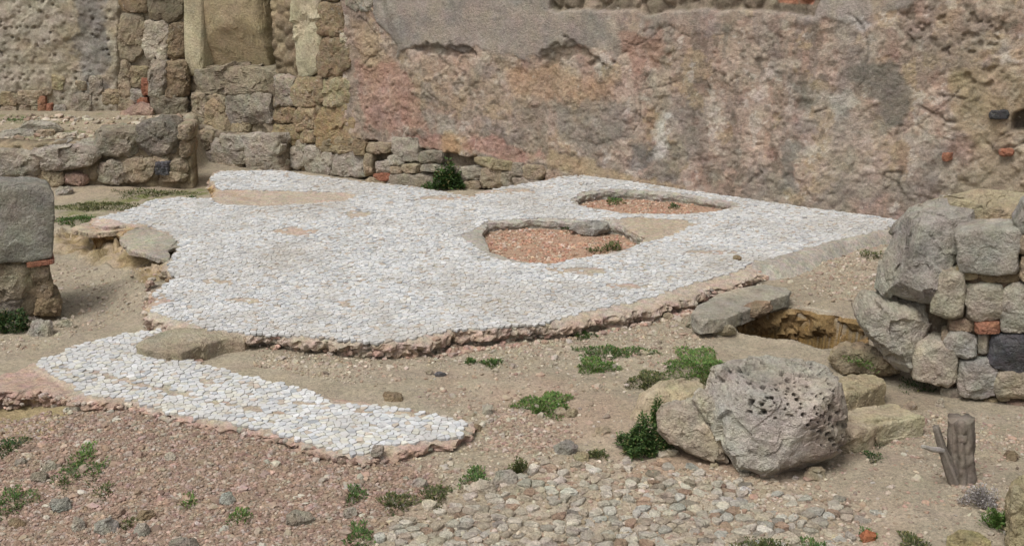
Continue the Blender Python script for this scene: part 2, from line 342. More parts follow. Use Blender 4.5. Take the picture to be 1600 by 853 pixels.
# ------------------------------------------------------------------ mosaics
rng = np.random.default_rng(7)
def umain(P): P = np.atleast_2d(P); q = np.column_stack([P[:, :2], np.zeros(len(P))]); return ZM + .012 * fbm(q, .8, 3, 61) + .003 * fbm(q, 5, 2, 62)
def ustrip(P): P = np.atleast_2d(P); q = np.column_stack([P[:, :2], np.zeros(len(P))]); return ZS + .010 * fbm(q, .9, 3, 63) + .003 * fbm(q, 6, 2, 64)
def clip_cell(c, pts, rad):
    poly = [(-rad, -rad), (rad, -rad), (rad, rad), (-rad, rad)]
    for nx, ny in pts:
        mx, my = (nx - c[0]) / 2, (ny - c[1]) / 2; k = mx * mx + my * my
        mr = max(p[0] * p[0] + p[1] * p[1] for p in poly)
        if k > mr: break
        out = []; n = len(poly)
        for q in range(n):
            a = poly[q]; b = poly[(q + 1) % n]; da = a[0] * mx + a[1] * my - k; db = b[0] * mx + b[1] * my - k
            if da <= 0: out.append(a)
            if (da < 0 < db) or (db < 0 < da):
                t = da / (da - db); out.append((a[0] + (b[0] - a[0]) * t, a[1] + (b[1] - a[1]) * t))
        poly = out
        if len(poly) < 3: return None
    return poly
def tiles(name, outer, holes, sx, sy, ang, gap, zf, top, drop, colfn, mat, parent, jit=.42, rnd=0, tilt=.016, bev=.86, bz=.0013, hv=.0016, depth=.012, seed=3, dusty=1.0):
    R = np.random.default_rng(seed)
    ca, sa = math.cos(ang), math.sin(ang); rot = np.array([[ca, sa], [-sa, ca]])
    L = outer @ rot.T; mn = L.min(0) - .2; mx = L.max(0) + .2
    gx, gy = np.meshgrid(np.arange(mn[0], mx[0], sx), np.arange(mn[1], mx[1], sy))
    gx = gx + (np.arange(gx.shape[0]) % 2)[:, None] * sx * .5
    pts = np.column_stack([gx.ravel(), gy.ravel()]); pts += R.uniform(-jit, jit, pts.shape) * [sx, sy]
    W = pts @ rot
    s = sdp(W, outer)
    for h in holes: s = np.maximum(s, -sdp(W, h))
    keep = s < .14; W = W[keep]; s = s[keep]
    kd = kdtree.KDTree(len(W))
    for i, p in enumerate(W): kd.insert((p[0], p[1], 0), i)
    kd.balance()
    q3 = np.column_stack([W, np.zeros(len(W))])
    dust = ss(-.05, .75, fbm(q3, 1.1, 4, 97)) * .30 + ss(.1, .6, fbm(q3, 4.5, 3, 98)) * .28; shade = 1 + .07 * fbm(q3, 7, 3, 99)
    act = (s + .012 * vn(q3 * 25, 77) < -.008) & ~drop(W, R)
    Z = zf(W)
    V = []; Fc = []; C = []
    for i in np.nonzero(act)[0]:
        c = W[i]
        nb = [(co[0], co[1]) for co, j, d in kd.find_n((c[0], c[1], 0), 16) if j != i]
        poly = clip_cell(c, nb, .09 * max(1, sx / .06))
        if not poly: continue
        p = np.array(poly); cen = p.mean(0); r = np.linalg.norm(p - cen, axis=1, keepdims=True)
        p = cen + (p - cen) * np.maximum(1 - gap / np.maximum(r, 1e-4), .3) * R.uniform(.93, 1.0)
        if rnd:
            for _ in range(rnd):
                nx = np.roll(p, -1, 0); p = np.stack([p * .75 + nx * .25, p * .25 + nx * .75], 1).reshape(-1, 2)
        n = len(p); k = len(V); tx, ty = R.normal(0, tilt, 2); hh = Z[i] + top + R.normal(0, hv)
        inner = cen + (p - cen) * bev
        za = hh + inner @ [tx, ty] - cen @ [tx, ty]
        zo = hh - bz + p @ [tx, ty] - cen @ [tx, ty]
        if rnd: za = za + R.normal(0, hv * .6, n)
        cc = colfn(c, R); cc = tuple((lerp(x, y, dust[i] * dusty)) * shade[i] for x, y in zip(cc, (.32, .285, .24)))
        for q in range(n): V.append((c[0] + inner[q, 0], c[1] + inner[q, 1], za[q]))
        for q in range(n): V.append((c[0] + p[q, 0], c[1] + p[q, 1], zo[q]))
        for q in range(n): V.append((c[0] + p[q, 0], c[1] + p[q, 1], Z[i] - depth))
        C += [cc] * (2 * n) + [tuple(x * .8 for x in cc)] * n
        Fc.append(list(range(k, k + n)))
        for q in range(n):
            q2 = (q + 1) % n
            Fc.append([k + n + q, k + n + q2, k + q2, k + q]); Fc.append([k + 2 * n + q, k + 2 * n + q2, k + n + q2, k + n + q])
    by = {}
    for f in Fc: by.setdefault(len(f), []).append(f)
    print(name, 'pieces', int(act.sum()))
    return put(name, V, [np.array(v) for v in by.values()], np.array(C), mat, parent, smooth=False, origin=(parent.location if parent else None))
def bed(name, outer, holes, zf, colfn, parent, jag=.03, bottom=-.12, grid=.04, undercut=.035, seed=0):
    loops = []; pts = []; edges = []
    for li, lp in enumerate([outer] + holes):
        p = resample(lp, .017); q3 = np.column_stack([p, np.zeros(len(p))])
        nxt = np.roll(p, -1, 0); prv = np.roll(p, 1, 0); t = nxt - prv; n = np.column_stack([t[:, 1], -t[:, 0]]); n /= np.linalg.norm(n, axis=1, keepdims=True) + 1e-9
        area = np.sum(p[:, 0] * nxt[:, 1] - nxt[:, 0] * p[:, 1])
        if area < 0: n = -n                                     # n points away from the enclosed region
        j = jag if li == 0 else jag * .4
        p = p - n * (.012 if li == 0 else 0) + n * (j * fbm(q3, 5, 4, seed + 1) + .35 * j * fbm(q3, 24, 2, seed + 2))[:, None]
        k = len(pts); pts += [Vector(x) for x in p]; edges += [(k + q, k + (q + 1) % len(p)) for q in range(len(p))]
        loops.append((np.arange(k, k + len(p)), p, n if li == 0 else -n))
    mn = outer.min(0); mx = outer.max(0)
    gx, gy = np.meshgrid(np.arange(mn[0], mx[0], grid), np.arange(mn[1], mx[1], grid)); gq = np.column_stack([gx.ravel(), gy.ravel()])
    ol = loops[0][1]; s = sdp(gq, ol)
    for lp in loops[1:]: s = np.maximum(s, -sdp(gq, lp[1]))
    gq = gq[s < -.03]; pts += [Vector(x) for x in gq]
    r = delaunay_2d_cdt(pts, edges, [], 0, 1e-5)
    ov = np.array([[v.x, v.y] for v in r[0]]); tri = np.array([list(f) for f in r[2]])
    cen = ov[tri].mean(1); s = sdp(cen, ol)
    for lp in loops[1:]: s = np.maximum(s, -sdp(cen, lp[1]))
    tri = tri[s < 0]
    e1 = ov[tri[:, 1]] - ov[tri[:, 0]]; e2 = ov[tri[:, 2]] - ov[tri[:, 0]]
    fl = (e1[:, 0] * e2[:, 1] - e1[:, 1] * e2[:, 0]) < 0; tri[fl] = tri[fl][:, ::-1]
    d = np.full(len(ov), 9.0)
    for lp in loops: d = np.minimum(d, np.abs(sdp(ov, lp[1])))
    q3 = np.column_stack([ov, np.zeros(len(ov))])
    def topz(P, dd):
        q = np.column_stack([P, np.zeros(len(P))])
        ex = ss(.0, .03, np.minimum(sdp(P, TILES), sdp(P, STILES))); return zf(P) - .003 + .002 * fbm(q, 30, 2, 5) + ex * (.014 * fbm(q, 8, 4, 7) - .008) - (.012 + .012 * vn(q * 14, 6)) * ss(.04, 0, dd)
    V = [np.column_stack([ov, topz(ov, d)])]; Fs = [tri]; base = len(ov)
    tt = [0, .08, .17, .26, .35, .44, .54, .65, .8, 1.0]
    quads = []
    for li, (ids, p, n) in enumerate(loops):
        fh = 1.0 if li == 0 else .3
        m = len(p); ztop = topz(p, np.zeros(m)); rows = []
        zb = np.minimum(gz(p + n * .05) - .05, ztop - .05) if bottom is None else np.full(m, bottom)
        for k, t in enumerate(tt):
            z = lerp(ztop, zb, t); q = np.column_stack([p, z])
            off = (0 if k == 0 else fh) * (.024 * fbm(q, 9, 4, seed + 8) + .036 * chips(q, 19, seed + 40) + .012 * fbm(q, 40, 2, seed + 9) + .012 * math.sin(min(t * 2.2, 1) * 3.14) - undercut * ss(.3, .6, np.full(m, t)) * (.6 + .5 * vn(q * 5, seed + 3)))
            rows.append(np.column_stack([p + n * np.asarray(off).reshape(-1, 1) if k else p, z]))
        V += rows
        ii = base + np.arange(len(tt) * m).reshape(len(tt), m); base += len(tt) * m
        a = ii[:-1]; b = ii[1:]
        f = np.stack([a, b, np.roll(b, -1, 1), np.roll(a, -1, 1)], -1).reshape(-1, 4)
        quads.append(f)
    V = np.concatenate(V)
    nt_ = len(ov)
    o = put(name, V, [tri] + quads, colfn(V, d), M_MORTAR, parent, origin=parent.location)
    sm = np.ones(len(o.data.polygons), bool); sm[len(tri):] = False; o.data.polygons.foreach_set('use_smooth', sm)
    return o

def rim_rubble(line, zt, n, parent, seed, smax=.04):
    R = np.random.default_rng(seed); q = resample(np.asarray(line), .01)[:-int(np.linalg.norm(line[-1] - line[0]) / .01) or None]; i = R.integers(0, len(q), n); P = q[i] + R.normal(0, .018, (n, 2))
    zg = gz(P); t = R.random(n); Z = lerp(zg, np.full(n, zt - .022), t)
    D, Fx = ico(1); nv = len(D); s = .006 + (smax - .006) * R.random(n) ** 2.2; sc = np.stack([s * R.uniform(.8, 1.5, n), s * R.uniform(.7, 1.2, n), s * R.uniform(.4, .8, n)], -1)
    V = D[None] * (1 + R.uniform(-.25, .25, (n, nv, 1))) * sc[:, None]; a = R.uniform(0, 6.28, n)
    V = np.stack([V[..., 0] * np.cos(a)[:, None] - V[..., 1] * np.sin(a)[:, None] + P[:, :1], V[..., 0] * np.sin(a)[:, None] + V[..., 1] * np.cos(a)[:, None] + P[:, 1:2], V[..., 2] + Z[:, None]], -1).reshape(-1, 3)
    pal = np.array([(.33,.25,.2),(.31,.21,.165),(.37,.31,.25),(.27,.20,.15),(.35,.24,.19),(.30,.26,.21)]); C = np.repeat(pal[R.integers(0, 6, n)] * R.normal(1, .14, (n, 1)), nv, 0)
    o = put('rim_rubble', V, (Fx[None] + (np.arange(n) * nv)[:, None, None]).reshape(-1, 3), C, M_MORTAR, parent, smooth=False, origin=parent.location); o['kind'] = 'stuff'
def ell(P, c, z):                                                        # soft ellipse given in photo pixels (cx, cy, rx, ry)
    a = at(c[0], c[1], z)[:2]; ex = at(c[0] + c[2], c[1] + (c[4] if len(c) > 4 else 0), z)[:2] - a; ey = at(c[0], c[1] - c[3], z)[:2] - a
    Mx = np.linalg.inv(np.column_stack([ex, ey])); return np.linalg.norm((P[:, :2] - a) @ Mx.T, axis=1)
WORN = [(465,362,34,6),(908,424,44,6),(540,474,22,4,4),(560,336,18,4),(830,365,30,5),(600,270,30,3),(380,470,30,5),(690,310,40,3),(250,470,26,8),(790,300,50,3),(980,448,40,4),(1110,395,40,3),(345,440,24,4)]
WORNS = [(180,590,38,3,8),(240,605,40,3.5,8),(300,618,40,3.5,8),(360,630,40,3,6),(420,640,34,3,5),(640,645,34,5,3),(560,640,22,4,4),(330,598,16,3),(480,628,22,3,3)]
def dropper(lst, z, base, seed):
    def f(W, R):
        d = np.full(len(W), 9.0)
        for c in lst: d = np.minimum(d, ell(W, c, z))
        q = np.column_stack([W, np.zeros(len(W))])
        p = ss(1.15, .8, d + .45 * vn(q * 9, seed) + .3 * vn(q * 22, seed + 5)) * .85 + base + .25 * ss(.7, .95, fbm(q, 1.6, 3, seed + 1)) + .2 * ss(.6, .85, fbm(q, 5, 2, seed + 2))
        return R.random(len(W)) < p
    return f
def tcol(warm):
    def f(c, R):
        v = R.normal(.435 + .02 * warm, .05 - .01 * warm); k = R.random()
        if k < .05: return (v * .72, v * .74, v * .76)
        if k < .10: return (v * .84, v * .72, v * .60)
        if k < .34: return (v * 1.0, v * .965, v * (.90 - .05 * warm))
        if k < .50: return (v * .975, v * .985, v * .99)
        return (v, v * .99, v * .97)
    return f
_later = []
mosaic = thing('mosaic_floor', 'large ragged floor of white marble chips pierced by two gravel filled holes', 'mosaic floor', (*at(700, 420, 0)[:2], 0))
tiles('tesserae', TILES, [HA_T, HB_T], 0.041, .026, math.radians(3), .0014, umain, .003, dropper(WORN, ZM, .008, 11), tcol(0), M_TILE, mosaic, seed=3)
def bedcol(V, d):
    P = V; q = P.copy(); n1 = fbm(q, 4, 4, 71); n2 = fbm(q, 18, 3, 72)
    c = np.tile(np.array([.34, .285, .225]), (len(V), 1)); c = mixc(c, (.35, .25, .195), ss(-.1, .5, n1) * .5)
    sd = np.minimum(sdp(V, HA_T), sdp(V, HB_T))
    c = mixc(c, (.31, .275, .225), ss(0, -.03, sdp(V, TILES)) * ss(.0, .03, sd) * ss(.8, 1.2, np.min([ell(V, q, ZM) for q in WORN], 0)) * .85)
    c = mixc(c, (.30, .275, .235), ss(.05, .0, sd))
    c = mixc(c, (.34, .27, .19), ss(.05, 0, sdp(V, HB_T)) * ss(at(955, 360, .1)[0], at(985, 360, .1)[0], V[:, 0]) * .7)
    inn = sdp(V, BED)
    below = ss(ZM - .012, ZM - .035, V[:, 2])
    c = mixc(c, (.30, .20, .155), below * ss(.06, -.05, np.abs(inn)) * .8); c = mixc(c, (.24, .185, .135), below * ss(-.1, .5, n2) * .5); c = mixc(c, (.285, .26, .22), below * ss(.10, .04, sd) * .9)
    lf = ss(at(300, 440, .1)[0], at(230, 440, .1)[0], V[:, 0]); c = mixc(c, (.29, .235, .175), lf * (1 - below) * ss(-.06, 0, inn) * .8); c = mixc(c, (.28, .19, .085), lf * below * ss(-.3, .3, n1) * .9)
    slab = ss(.05, -.02, sdp(V, pp([(180,378),(215,352),(262,365),(280,385),(262,410),(235,406)], ZM))); c = mixc(c, (.28, .25, .20), slab * .9 * (1 - below))
    return c
bed('mortar_bed', BED, [HA_B, HB_B], umain, bedcol, mosaic, bottom=None, seed=100, undercut=.05, jag=.042)
for poly, z, th, cc in (([(186,374),(198,360),(228,352),(262,363),(288,383),(264,388),(266,405),(240,404),(226,395),(208,391)], ZM - .004, .05, (.285, .25, .20)), ([(110,358),(128,348),(150,345),(182,352),(200,358),(170,362),(140,364)], ZM - .03, .05, (.33, .26, .19)), ([(140,349),(150,340),(190,345),(196,352),(160,354)], ZM + .002, .04, (.36, .29, .24))):
    _later.append((poly, z, th, cc))
# smooth cement fillet along the right edge of the floor
top = np.array([(1174,411),(1205,404),(1232,397),(1268,387),(1300,377),(1345,368),(1392,358)], float); low = np.array([(1178,445),(1215,446),(1258,436),(1300,416),(1345,398),(1392,384),(1416,377)], float)
tp = at(top[:, 0], top[:, 1], ZM); lo_ = np.array([gp(*q) for q in low])
def dens(a, n): t = np.linspace(0, len(a) - 1, n); i = np.minimum(t.astype(int), len(a) - 2); f = (t - i)[:, None]; return a[i] * (1 - f) + a[i + 1] * f
tp = dens(tp, 110); lo_ = dens(lo_, 110); rows = []
for k, t in enumerate(np.linspace(0, 1, 14)):
    p = lerp(tp, lo_, t); zt = tp[:, 2] + .004; zl = lo_[:, 2] - .05
    p[:, 2] = lerp(zt, zl, ss(.15, 1.0, np.full(110, t)) ** 1.2) + .006 * fbm(p, 5, 3, 81) + .003 * fbm(p, 18, 2, 82); rows.append(p)
V = np.concatenate(rows); ii = np.arange(14 * 110).reshape(14, 110)
put('cement_edging', V, np.stack([ii[:-1, :-1], ii[1:, :-1], ii[1:, 1:], ii[:-1, 1:]], -1).reshape(-1, 4)[:, ::1], np.tile(np.array([.285, .258, .215]), (len(V), 1)) * (1 + .12 * fbm(V, 6, 3, 83))[:, None], M_MORTAR, mosaic)

rim_rubble(pp([(1190,424),(1130,447),(1080,461),(1030,474),(960,489),(900,500),(850,509),(800,512),(750,518),(706,517),(690,528),(640,534),(600,539),(540,535),(490,531),(440,527),(400,525)], ZM - .03), ZM, 620, mosaic, 41)
rim_rubble(pp([(240,434),(226,462),(236,470),(226,486),(240,499),(280,508)], ZM - .05), ZM, 120, mosaic, 42)
rim_rubble(pp([(330,290),(400,300),(480,303),(540,312),(420,322),(345,318)], ZM - .01), ZM - .005, 60, mosaic, 43, .025)
strip = thing('mosaic_strip', 'long narrow remnant of white marble chip paving in the left foreground, above pink gravel', 'mosaic floor', (*at(380, 620, 0)[:2], 0))
tiles('tesserae', STILES, [], 0.043, .029, math.radians(-12), .0012, ustrip, .004, dropper(WORNS, ZS, .01, 21), tcol(1), M_TILE, strip, seed=5)
def sbedcol(V, d):
    n1 = fbm(V, 4, 4, 73); c = np.tile(np.array([.35, .285, .22]), (len(V), 1)); c = mixc(c, (.34, .245, .195), ss(-.1, .5, n1) * .6)
    c = mixc(c, (.31, .275, .225), ss(0, -.03, sdp(V, STILES)) * ss(.8, 1.2, np.min([ell(V, q, ZS) for q in WORNS], 0)) * .8)
    below = ss(ZS - .01, ZS - .03, V[:, 2]); c = mixc(c, (.30, .20, .155), below * .7)
    out = ss(.02, .06, sdp(V, STILES)); c = mixc(c, (.305, .215, .168), out * .8)
    return c
bed('mortar_bed', SBED, [], ustrip, sbedcol, strip, jag=.025, bottom=None, undercut=.02, seed=200)

rim_rubble(pp([(742,658),(730,674),(640,698),(600,710),(565,720),(500,702),(430,680),(350,664),(250,647),(200,631),(130,627),(100,620),(60,608),(0,614)], ZS - .02), ZS, 420, strip, 44, .03)
# ------------------------------------------------------------------ stones
def radial(poly, c):                                                     # radius of a star shaped outline by direction
    th = np.linspace(-math.pi, math.pi, 361); R = np.zeros(361)
    for q, t in enumerate(th):
        dx, dy = math.cos(t), math.sin(t); best = 0
        for k in range(len(poly)):
            a = poly[k] - c; b = poly[(k + 1) % len(poly)] - c; e = b - a; den = dx * e[1] - dy * e[0]
            if abs(den) < 1e-12: continue
            r = (a[0] * e[1] - a[1] * e[0]) / den; u = (a[0] * dy - a[1] * dx) / den
            if r > 0 and -1e-9 <= u <= 1 + 1e-9: best = max(best, r)
        R[q] = best
    R[R == 0] = R[R > 0].mean() if (R > 0).any() else .01
    return th, R
def stone_geo(poly, pl, depth, col, sub=5, box=8.0, rough=.06, facets=4, fd=.80, seed=1, smooth=2, front=0.0, cuts=(), holes=None, cvar=.26, lay=0, chip=.06, grow=1.055, cf=2.6):
    """solid stone whose outline follows poly (plane coordinates) with real depth along the plane normal"""
    poly = np.asarray(poly, float); poly = poly.mean(0) + (poly - poly.mean(0)) * grow; c = (poly.min(0) + poly.max(0)) / 2
    th, R = radial(poly, c)
    for _ in range(smooth): R[1:-1] = (R[:-2] + 2 * R[1:-1] + R[2:]) / 4
    D, Fx = ico(sub); X, Wd, Z = D[:, 0], D[:, 1], D[:, 2]
    rho = np.hypot(X, Z); ph = np.arctan2(Z, X)
    k = (rho ** box + np.abs(Wd) ** box) ** (-1 / box); rr = rho * k * np.interp(ph, th, R); ww = Wd * k * depth / 2
    P = np.column_stack([rr * np.cos(ph), ww, rr * np.sin(ph)])
    size = math.sqrt(max(1e-6, np.ptp(poly[:, 0]) * np.ptp(poly[:, 1])))
    R_ = np.random.default_rng(seed)
    for q in range(facets):
        n = R_.normal(0, 1, 3); n[1] = -abs(n[1]) - .8; n /= np.linalg.norm(n)
        d = P @ n; m = d.max() * R_.uniform(fd, .97); P -= n * (np.maximum(d - m, 0) * .9)[:, None]
    for n, f in cuts:
        n = np.array(n, float); n /= np.linalg.norm(n); d = P @ n; m = d.max() * f; P -= n * (np.maximum(d - m, 0) * .93)[:, None]
    nr = P / (np.linalg.norm(P, axis=1, keepdims=True) + 1e-9)
    Q = P + R_.uniform(-50, 50, 3)
    P = P + nr * (chip * size * chips(Q, cf / size, seed + 20) + .35 * chip * size * chips(Q, 3 * cf / size, seed + 30))[:, None]
    P = P + nr * (rough * size * (.55 * fbm(Q, 2.2 / size, 4, seed) + .25 * fbm(Q, 8 / size, 3, seed + 3) - .25 * np.abs(fbm(Q, 4.5 / size, 3, seed + 5))))[:, None]
    if lay: P = P + nr * (lay * size * np.sign(np.sin(P[:, 2] / size * 22 + 3 * vn(Q * 3 / size, seed))) )[:, None] * .5
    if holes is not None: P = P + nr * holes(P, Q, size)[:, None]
    C = np.tile(np.array(col, float), (len(P), 1)) * (1 + cvar * fbm(Q, 3 / size, 4, seed + 7))[:, None]
    C *= (1 + .06 * np.column_stack([fbm(Q, 2 / size, 3, seed + 8), np.zeros(len(P)), fbm(Q, 2 / size, 3, seed + 9)]))
    if holes is not None: C = mixc(C, (.235, .175, .135), _pit['s'] * .55); C = mixc(C, (.06, .052, .045), _pit['m'] * .75)  # pit mask paints recess shade into the colour of the holes
    V = pl.xyz(P[:, 0] + c[0], P[:, 2] + c[1], P[:, 1] + front + depth / 2)
    return V, Fx[:, [0, 1, 2]], C
def boxpoly(x0, y0, x1, y1, seed, jit=.08, e=7):
    R = np.random.default_rng(seed); cx, cy, hx, hy = (x0 + x1) / 2, (y0 + y1) / 2, (x1 - x0) / 2, (y1 - y0) / 2; out = []
    for q in range(16):
        t = q / 16 * 2 * math.pi; c, s = math.cos(t), math.sin(t); k = (abs(c) ** e + abs(s) ** e) ** (-1 / e) * (1 + R.uniform(-jit, jit * .4))
        out.append((cx + hx * c * k, cy + hy * s * k))
    return out
_sid = [1000]
def stone(name, spec, pl, depth, col, parent=None, mat=None, **kw):
    _sid[0] += 1; kw.setdefault('seed', _sid[0])
    if len(spec) == 4 and not hasattr(spec[0], '__len__'): spec = boxpoly(*spec, kw['seed'], kw.pop('jit', .08), kw.pop('e', 7))
    kw.pop('e', 0); kw.pop('jit', 0)
    q = np.array(spec, float); poly = pl.px(q[:, 0], q[:, 1])
    V, Fx, C = stone_geo(poly, pl, depth, col, **kw)
    return put(name, V, Fx, C, mat or M_STONE, parent, smooth=False)

# bare mortar slabs overhanging the eroded bank
# palette (linear base colours)
GREY = (.29, .25, .195); LGREY = (.35, .31, .25); DGREY = (.17, .155, .13); OCHRE = (.30, .235, .15); TAN = (.33, .265, .185); BROWN = (.235, .175, .11); PALE = (.42, .365, .28); BRICK = (.30, .135, .085); PINKT = (.36, .25, .195); BASALT = (.062, .06, .062); YEL = (.32, .265, .165)

for poly, z, th, cc in _later: stone('mortar_slab', poly, Bed(z), th, cc, mosaic, M_MORTAR, sub=6, box=9, facets=0, chip=.05, rough=.05, grow=1.0, smooth=0)

# ------------------------------------------------------------------ walls as solid panels with relief
def panel(name, pl, a0, a1, b0, b1, res, disp, colf, thick, mat, parent, topj=.0):
    na = int((a1 - a0) / res) + 1; nb = int((b1 - b0) / res) + 1
    A, B = np.meshgrid(np.linspace(a0, a1, na), np.linspace(b0, b1, nb)); a = A.ravel(); b = B.ravel()
    if topj:
        tj = topj * fbm(np.column_stack([a, a * 0, a * 0]), 2.2, 4, 3); b = b0 + (b - b0) * (b1 - b0 + tj) / (b1 - b0)
    ab = np.column_stack([a, b]); d = disp(ab)
    V = pl.xyz(a, b, -d); C = colf(ab, d)
    ii = np.arange(na * nb).reshape(nb, na)
    Fq = np.stack([ii[:-1, :-1], ii[:-1, 1:], ii[1:, 1:], ii[1:, :-1]], -1).reshape(-1, 4)
    ring = np.concatenate([ii[0, :], ii[1:, -1], ii[-1, -2::-1], ii[-2:0:-1, 0]])
    Vb = pl.xyz(a[ring], b[ring], np.full(len(ring), thick)); k = len(V); m = len(ring); rb = np.arange(k, k + m)
    side = np.stack([ring, rb, np.roll(rb, -1), np.roll(ring, -1)], -1)
    Vc = pl.xyz([(a0 + a1) / 2], [(b0 + b1) / 2], [thick])
    fan = np.stack([rb, np.full(m, k + m), np.roll(rb, -1)], -1)
    return put(name, np.concatenate([V, Vb, Vc]), [Fq, side, fan], np.concatenate([C, C[ring], C[:1]]), mat, parent)
def wm(ab, pl, poly, soft, amp, n):                                        # soft mask of a patch on a wall
    q = np.array(poly, float); return ss(soft, -soft, sdp(ab, pl.px(q[:, 0], q[:, 1])) + amp * n)
def lp3(ab): return np.column_stack([ab, np.zeros(len(ab))])

# main plastered wall
main = thing('plastered_wall', 'tall ruined wall of flaking pink and grey plaster behind the mosaic floor', 'wall', WALL.xyz([0], [0])[0])
wa0 = WALL.px(540, 200)[0]; wa1 = WALL.px(1600, 300)[0] + 1.6
SMOOTH = [(578,-120),(585,20),(612,55),(622,84),(650,72),(740,80),(770,92),(830,98),(868,70),(905,70),(935,82),(965,100),(1000,48),(1040,36),(1080,50),(1140,44),(1180,24),(1270,34),(1300,20),(1330,40),(1380,26),(1420,8),(1480,-20),(1700,-40),(1700,-150)]
def wall_fields(ab):
    p = lp3(ab); n1 = fbm(p, 1.3, 4, 201); n2 = fbm(p, 4.5, 4, 202); n3 = fbm(p, 15, 3, 203); f1, f2, idd = worley(p, 5.5, 204)
    return p, n1, n2, n3, f1, f2, idd
_wc = {}; _fl = {}
def wall_disp(ab):
    p, n1, n2, n3, f1, f2, idd = wall_fields(ab); W = lambda poly, s, a: wm(ab, WALL, poly, s, a, n2)
    up = W(SMOOTH, .02, .09); lft = ss(WALL.px(1000, 80)[0], WALL.px(860, 80)[0], ab[:, 0])
    bandtop = W([(860,-60),(862,14),(960,18),(1060,20),(1100,14),(1270,24),(1300,-60)], .015, .04)
    fA = ss(-.018, .018, n1 * .6 + n2 * .5 + .14 * n3 - .05); fB = ss(-.018, .018, n2 * .7 + n3 * .3 - .22); _fl[0] = (fA, fB)
    flake = fA * .009 + fB * .007
    rough = .003 * n2 + .004 * n3 + .002 * chips(p, 7, 208) + .004 * fbm(p, 36, 2, 206) - .010 * ss(.35, .75, fbm(p, 24, 3, 207))
    d = (1 - up) * (flake + rough) + up * (.014 + .012 * lft + .006 * n1 + .003 * n3)
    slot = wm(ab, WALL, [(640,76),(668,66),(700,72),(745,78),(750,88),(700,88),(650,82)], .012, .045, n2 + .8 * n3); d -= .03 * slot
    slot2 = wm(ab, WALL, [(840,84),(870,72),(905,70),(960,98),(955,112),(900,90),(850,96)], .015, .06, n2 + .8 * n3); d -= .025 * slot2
    rub = .05 * ss(.0, .35, f2 - f1) + .012 * n3 - .06
    d = d * (1 - bandtop) + bandtop * (rub - .02)
    rr = W([(1490,330),(1500,260),(1540,225),(1620,180),(1700,180),(1700,360)], .03, .08); d += rr * (rub * .32)
    hole = W([(1580,205),(1585,178),(1640,165),(1650,200)], .01, .02); d -= .12 * hole
    crack = np.zeros(len(ab))
    for ln in ([(1262,180),(1320,160),(1345,150)], [(1400,210),(1420,175),(1435,165),(1480,190),(1520,195)], [(1540,250),(1560,215),(1585,200)], [(1378,300),(1382,270),(1408,268),(1400,310)], [(1500,235),(1540,250),(1620,215)],[(1475,150),(1515,155),(1520,140)],[(1190,270),(1150,300),(1140,285)]):
        q = WALL.px(np.array(ln, float)[:, 0], np.array(ln, float)[:, 1]); dd = np.full(len(ab), 9.0)
        for k in range(len(q) - 1):
            e = q[k + 1] - q[k]; t = np.clip(((ab - q[k]) @ e) / (e @ e), 0, 1); dd = np.minimum(dd, np.linalg.norm(ab - q[k] - t[:, None] * e, axis=1))
        crack = np.maximum(crack, ss(.022, .004, dd + .012 * n3))
    pz = wm(ab, WALL, [(1405,20),(1470,15),(1570,30),(1560,70),(1500,85),(1420,70)], .03, .08, n2) + wm(ab, WALL, [(1480,120),(1570,95),(1590,135),(1500,150)], .03, .08, n2); d -= .03 * pz * ss(.05, .35, fbm(p, 16, 3, 209))
    crack = crack * ss(-.25, .3, n2 + .5 * n3); d -= .02 * crack
    R = np.random.default_rng(12); cr2 = np.zeros(len(ab))
    for _ in range(8):
        a0 = np.array([R.uniform(ab[:, 0].min() + .3, ab[:, 0].max() - .5), R.uniform(0, 2.0)]); th = R.uniform(0, 6.28); pts = [a0]
        for k in range(7): th += R.normal(0, .6); pts.append(pts[-1] + .11 * np.array([math.cos(th), math.sin(th)]))
        for k in range(7):
            e = pts[k + 1] - pts[k]; bx = np.abs(ab - pts[k]).max(1) < .2; sub = ab[bx]; t = np.clip(((sub - pts[k]) @ e) / (e @ e), 0, 1)
            cr2[bx] = np.maximum(cr2[bx], ss(.011, .003, np.linalg.norm(sub - pts[k] - t[:, None] * e, axis=1) + .006 * n3[bx]))
    d -= .012 * cr2; crack = np.maximum(crack, .8 * cr2)
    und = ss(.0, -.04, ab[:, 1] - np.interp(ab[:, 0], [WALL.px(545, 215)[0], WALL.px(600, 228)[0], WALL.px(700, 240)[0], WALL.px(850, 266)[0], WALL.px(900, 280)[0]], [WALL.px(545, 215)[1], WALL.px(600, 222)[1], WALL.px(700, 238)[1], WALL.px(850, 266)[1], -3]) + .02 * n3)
    d -= .10 * und
    _wc[len(ab)] = (p, n1, n2, n3, f1, f2, idd, up, bandtop, slot, slot2, rr, hole, crack, und)
    return d
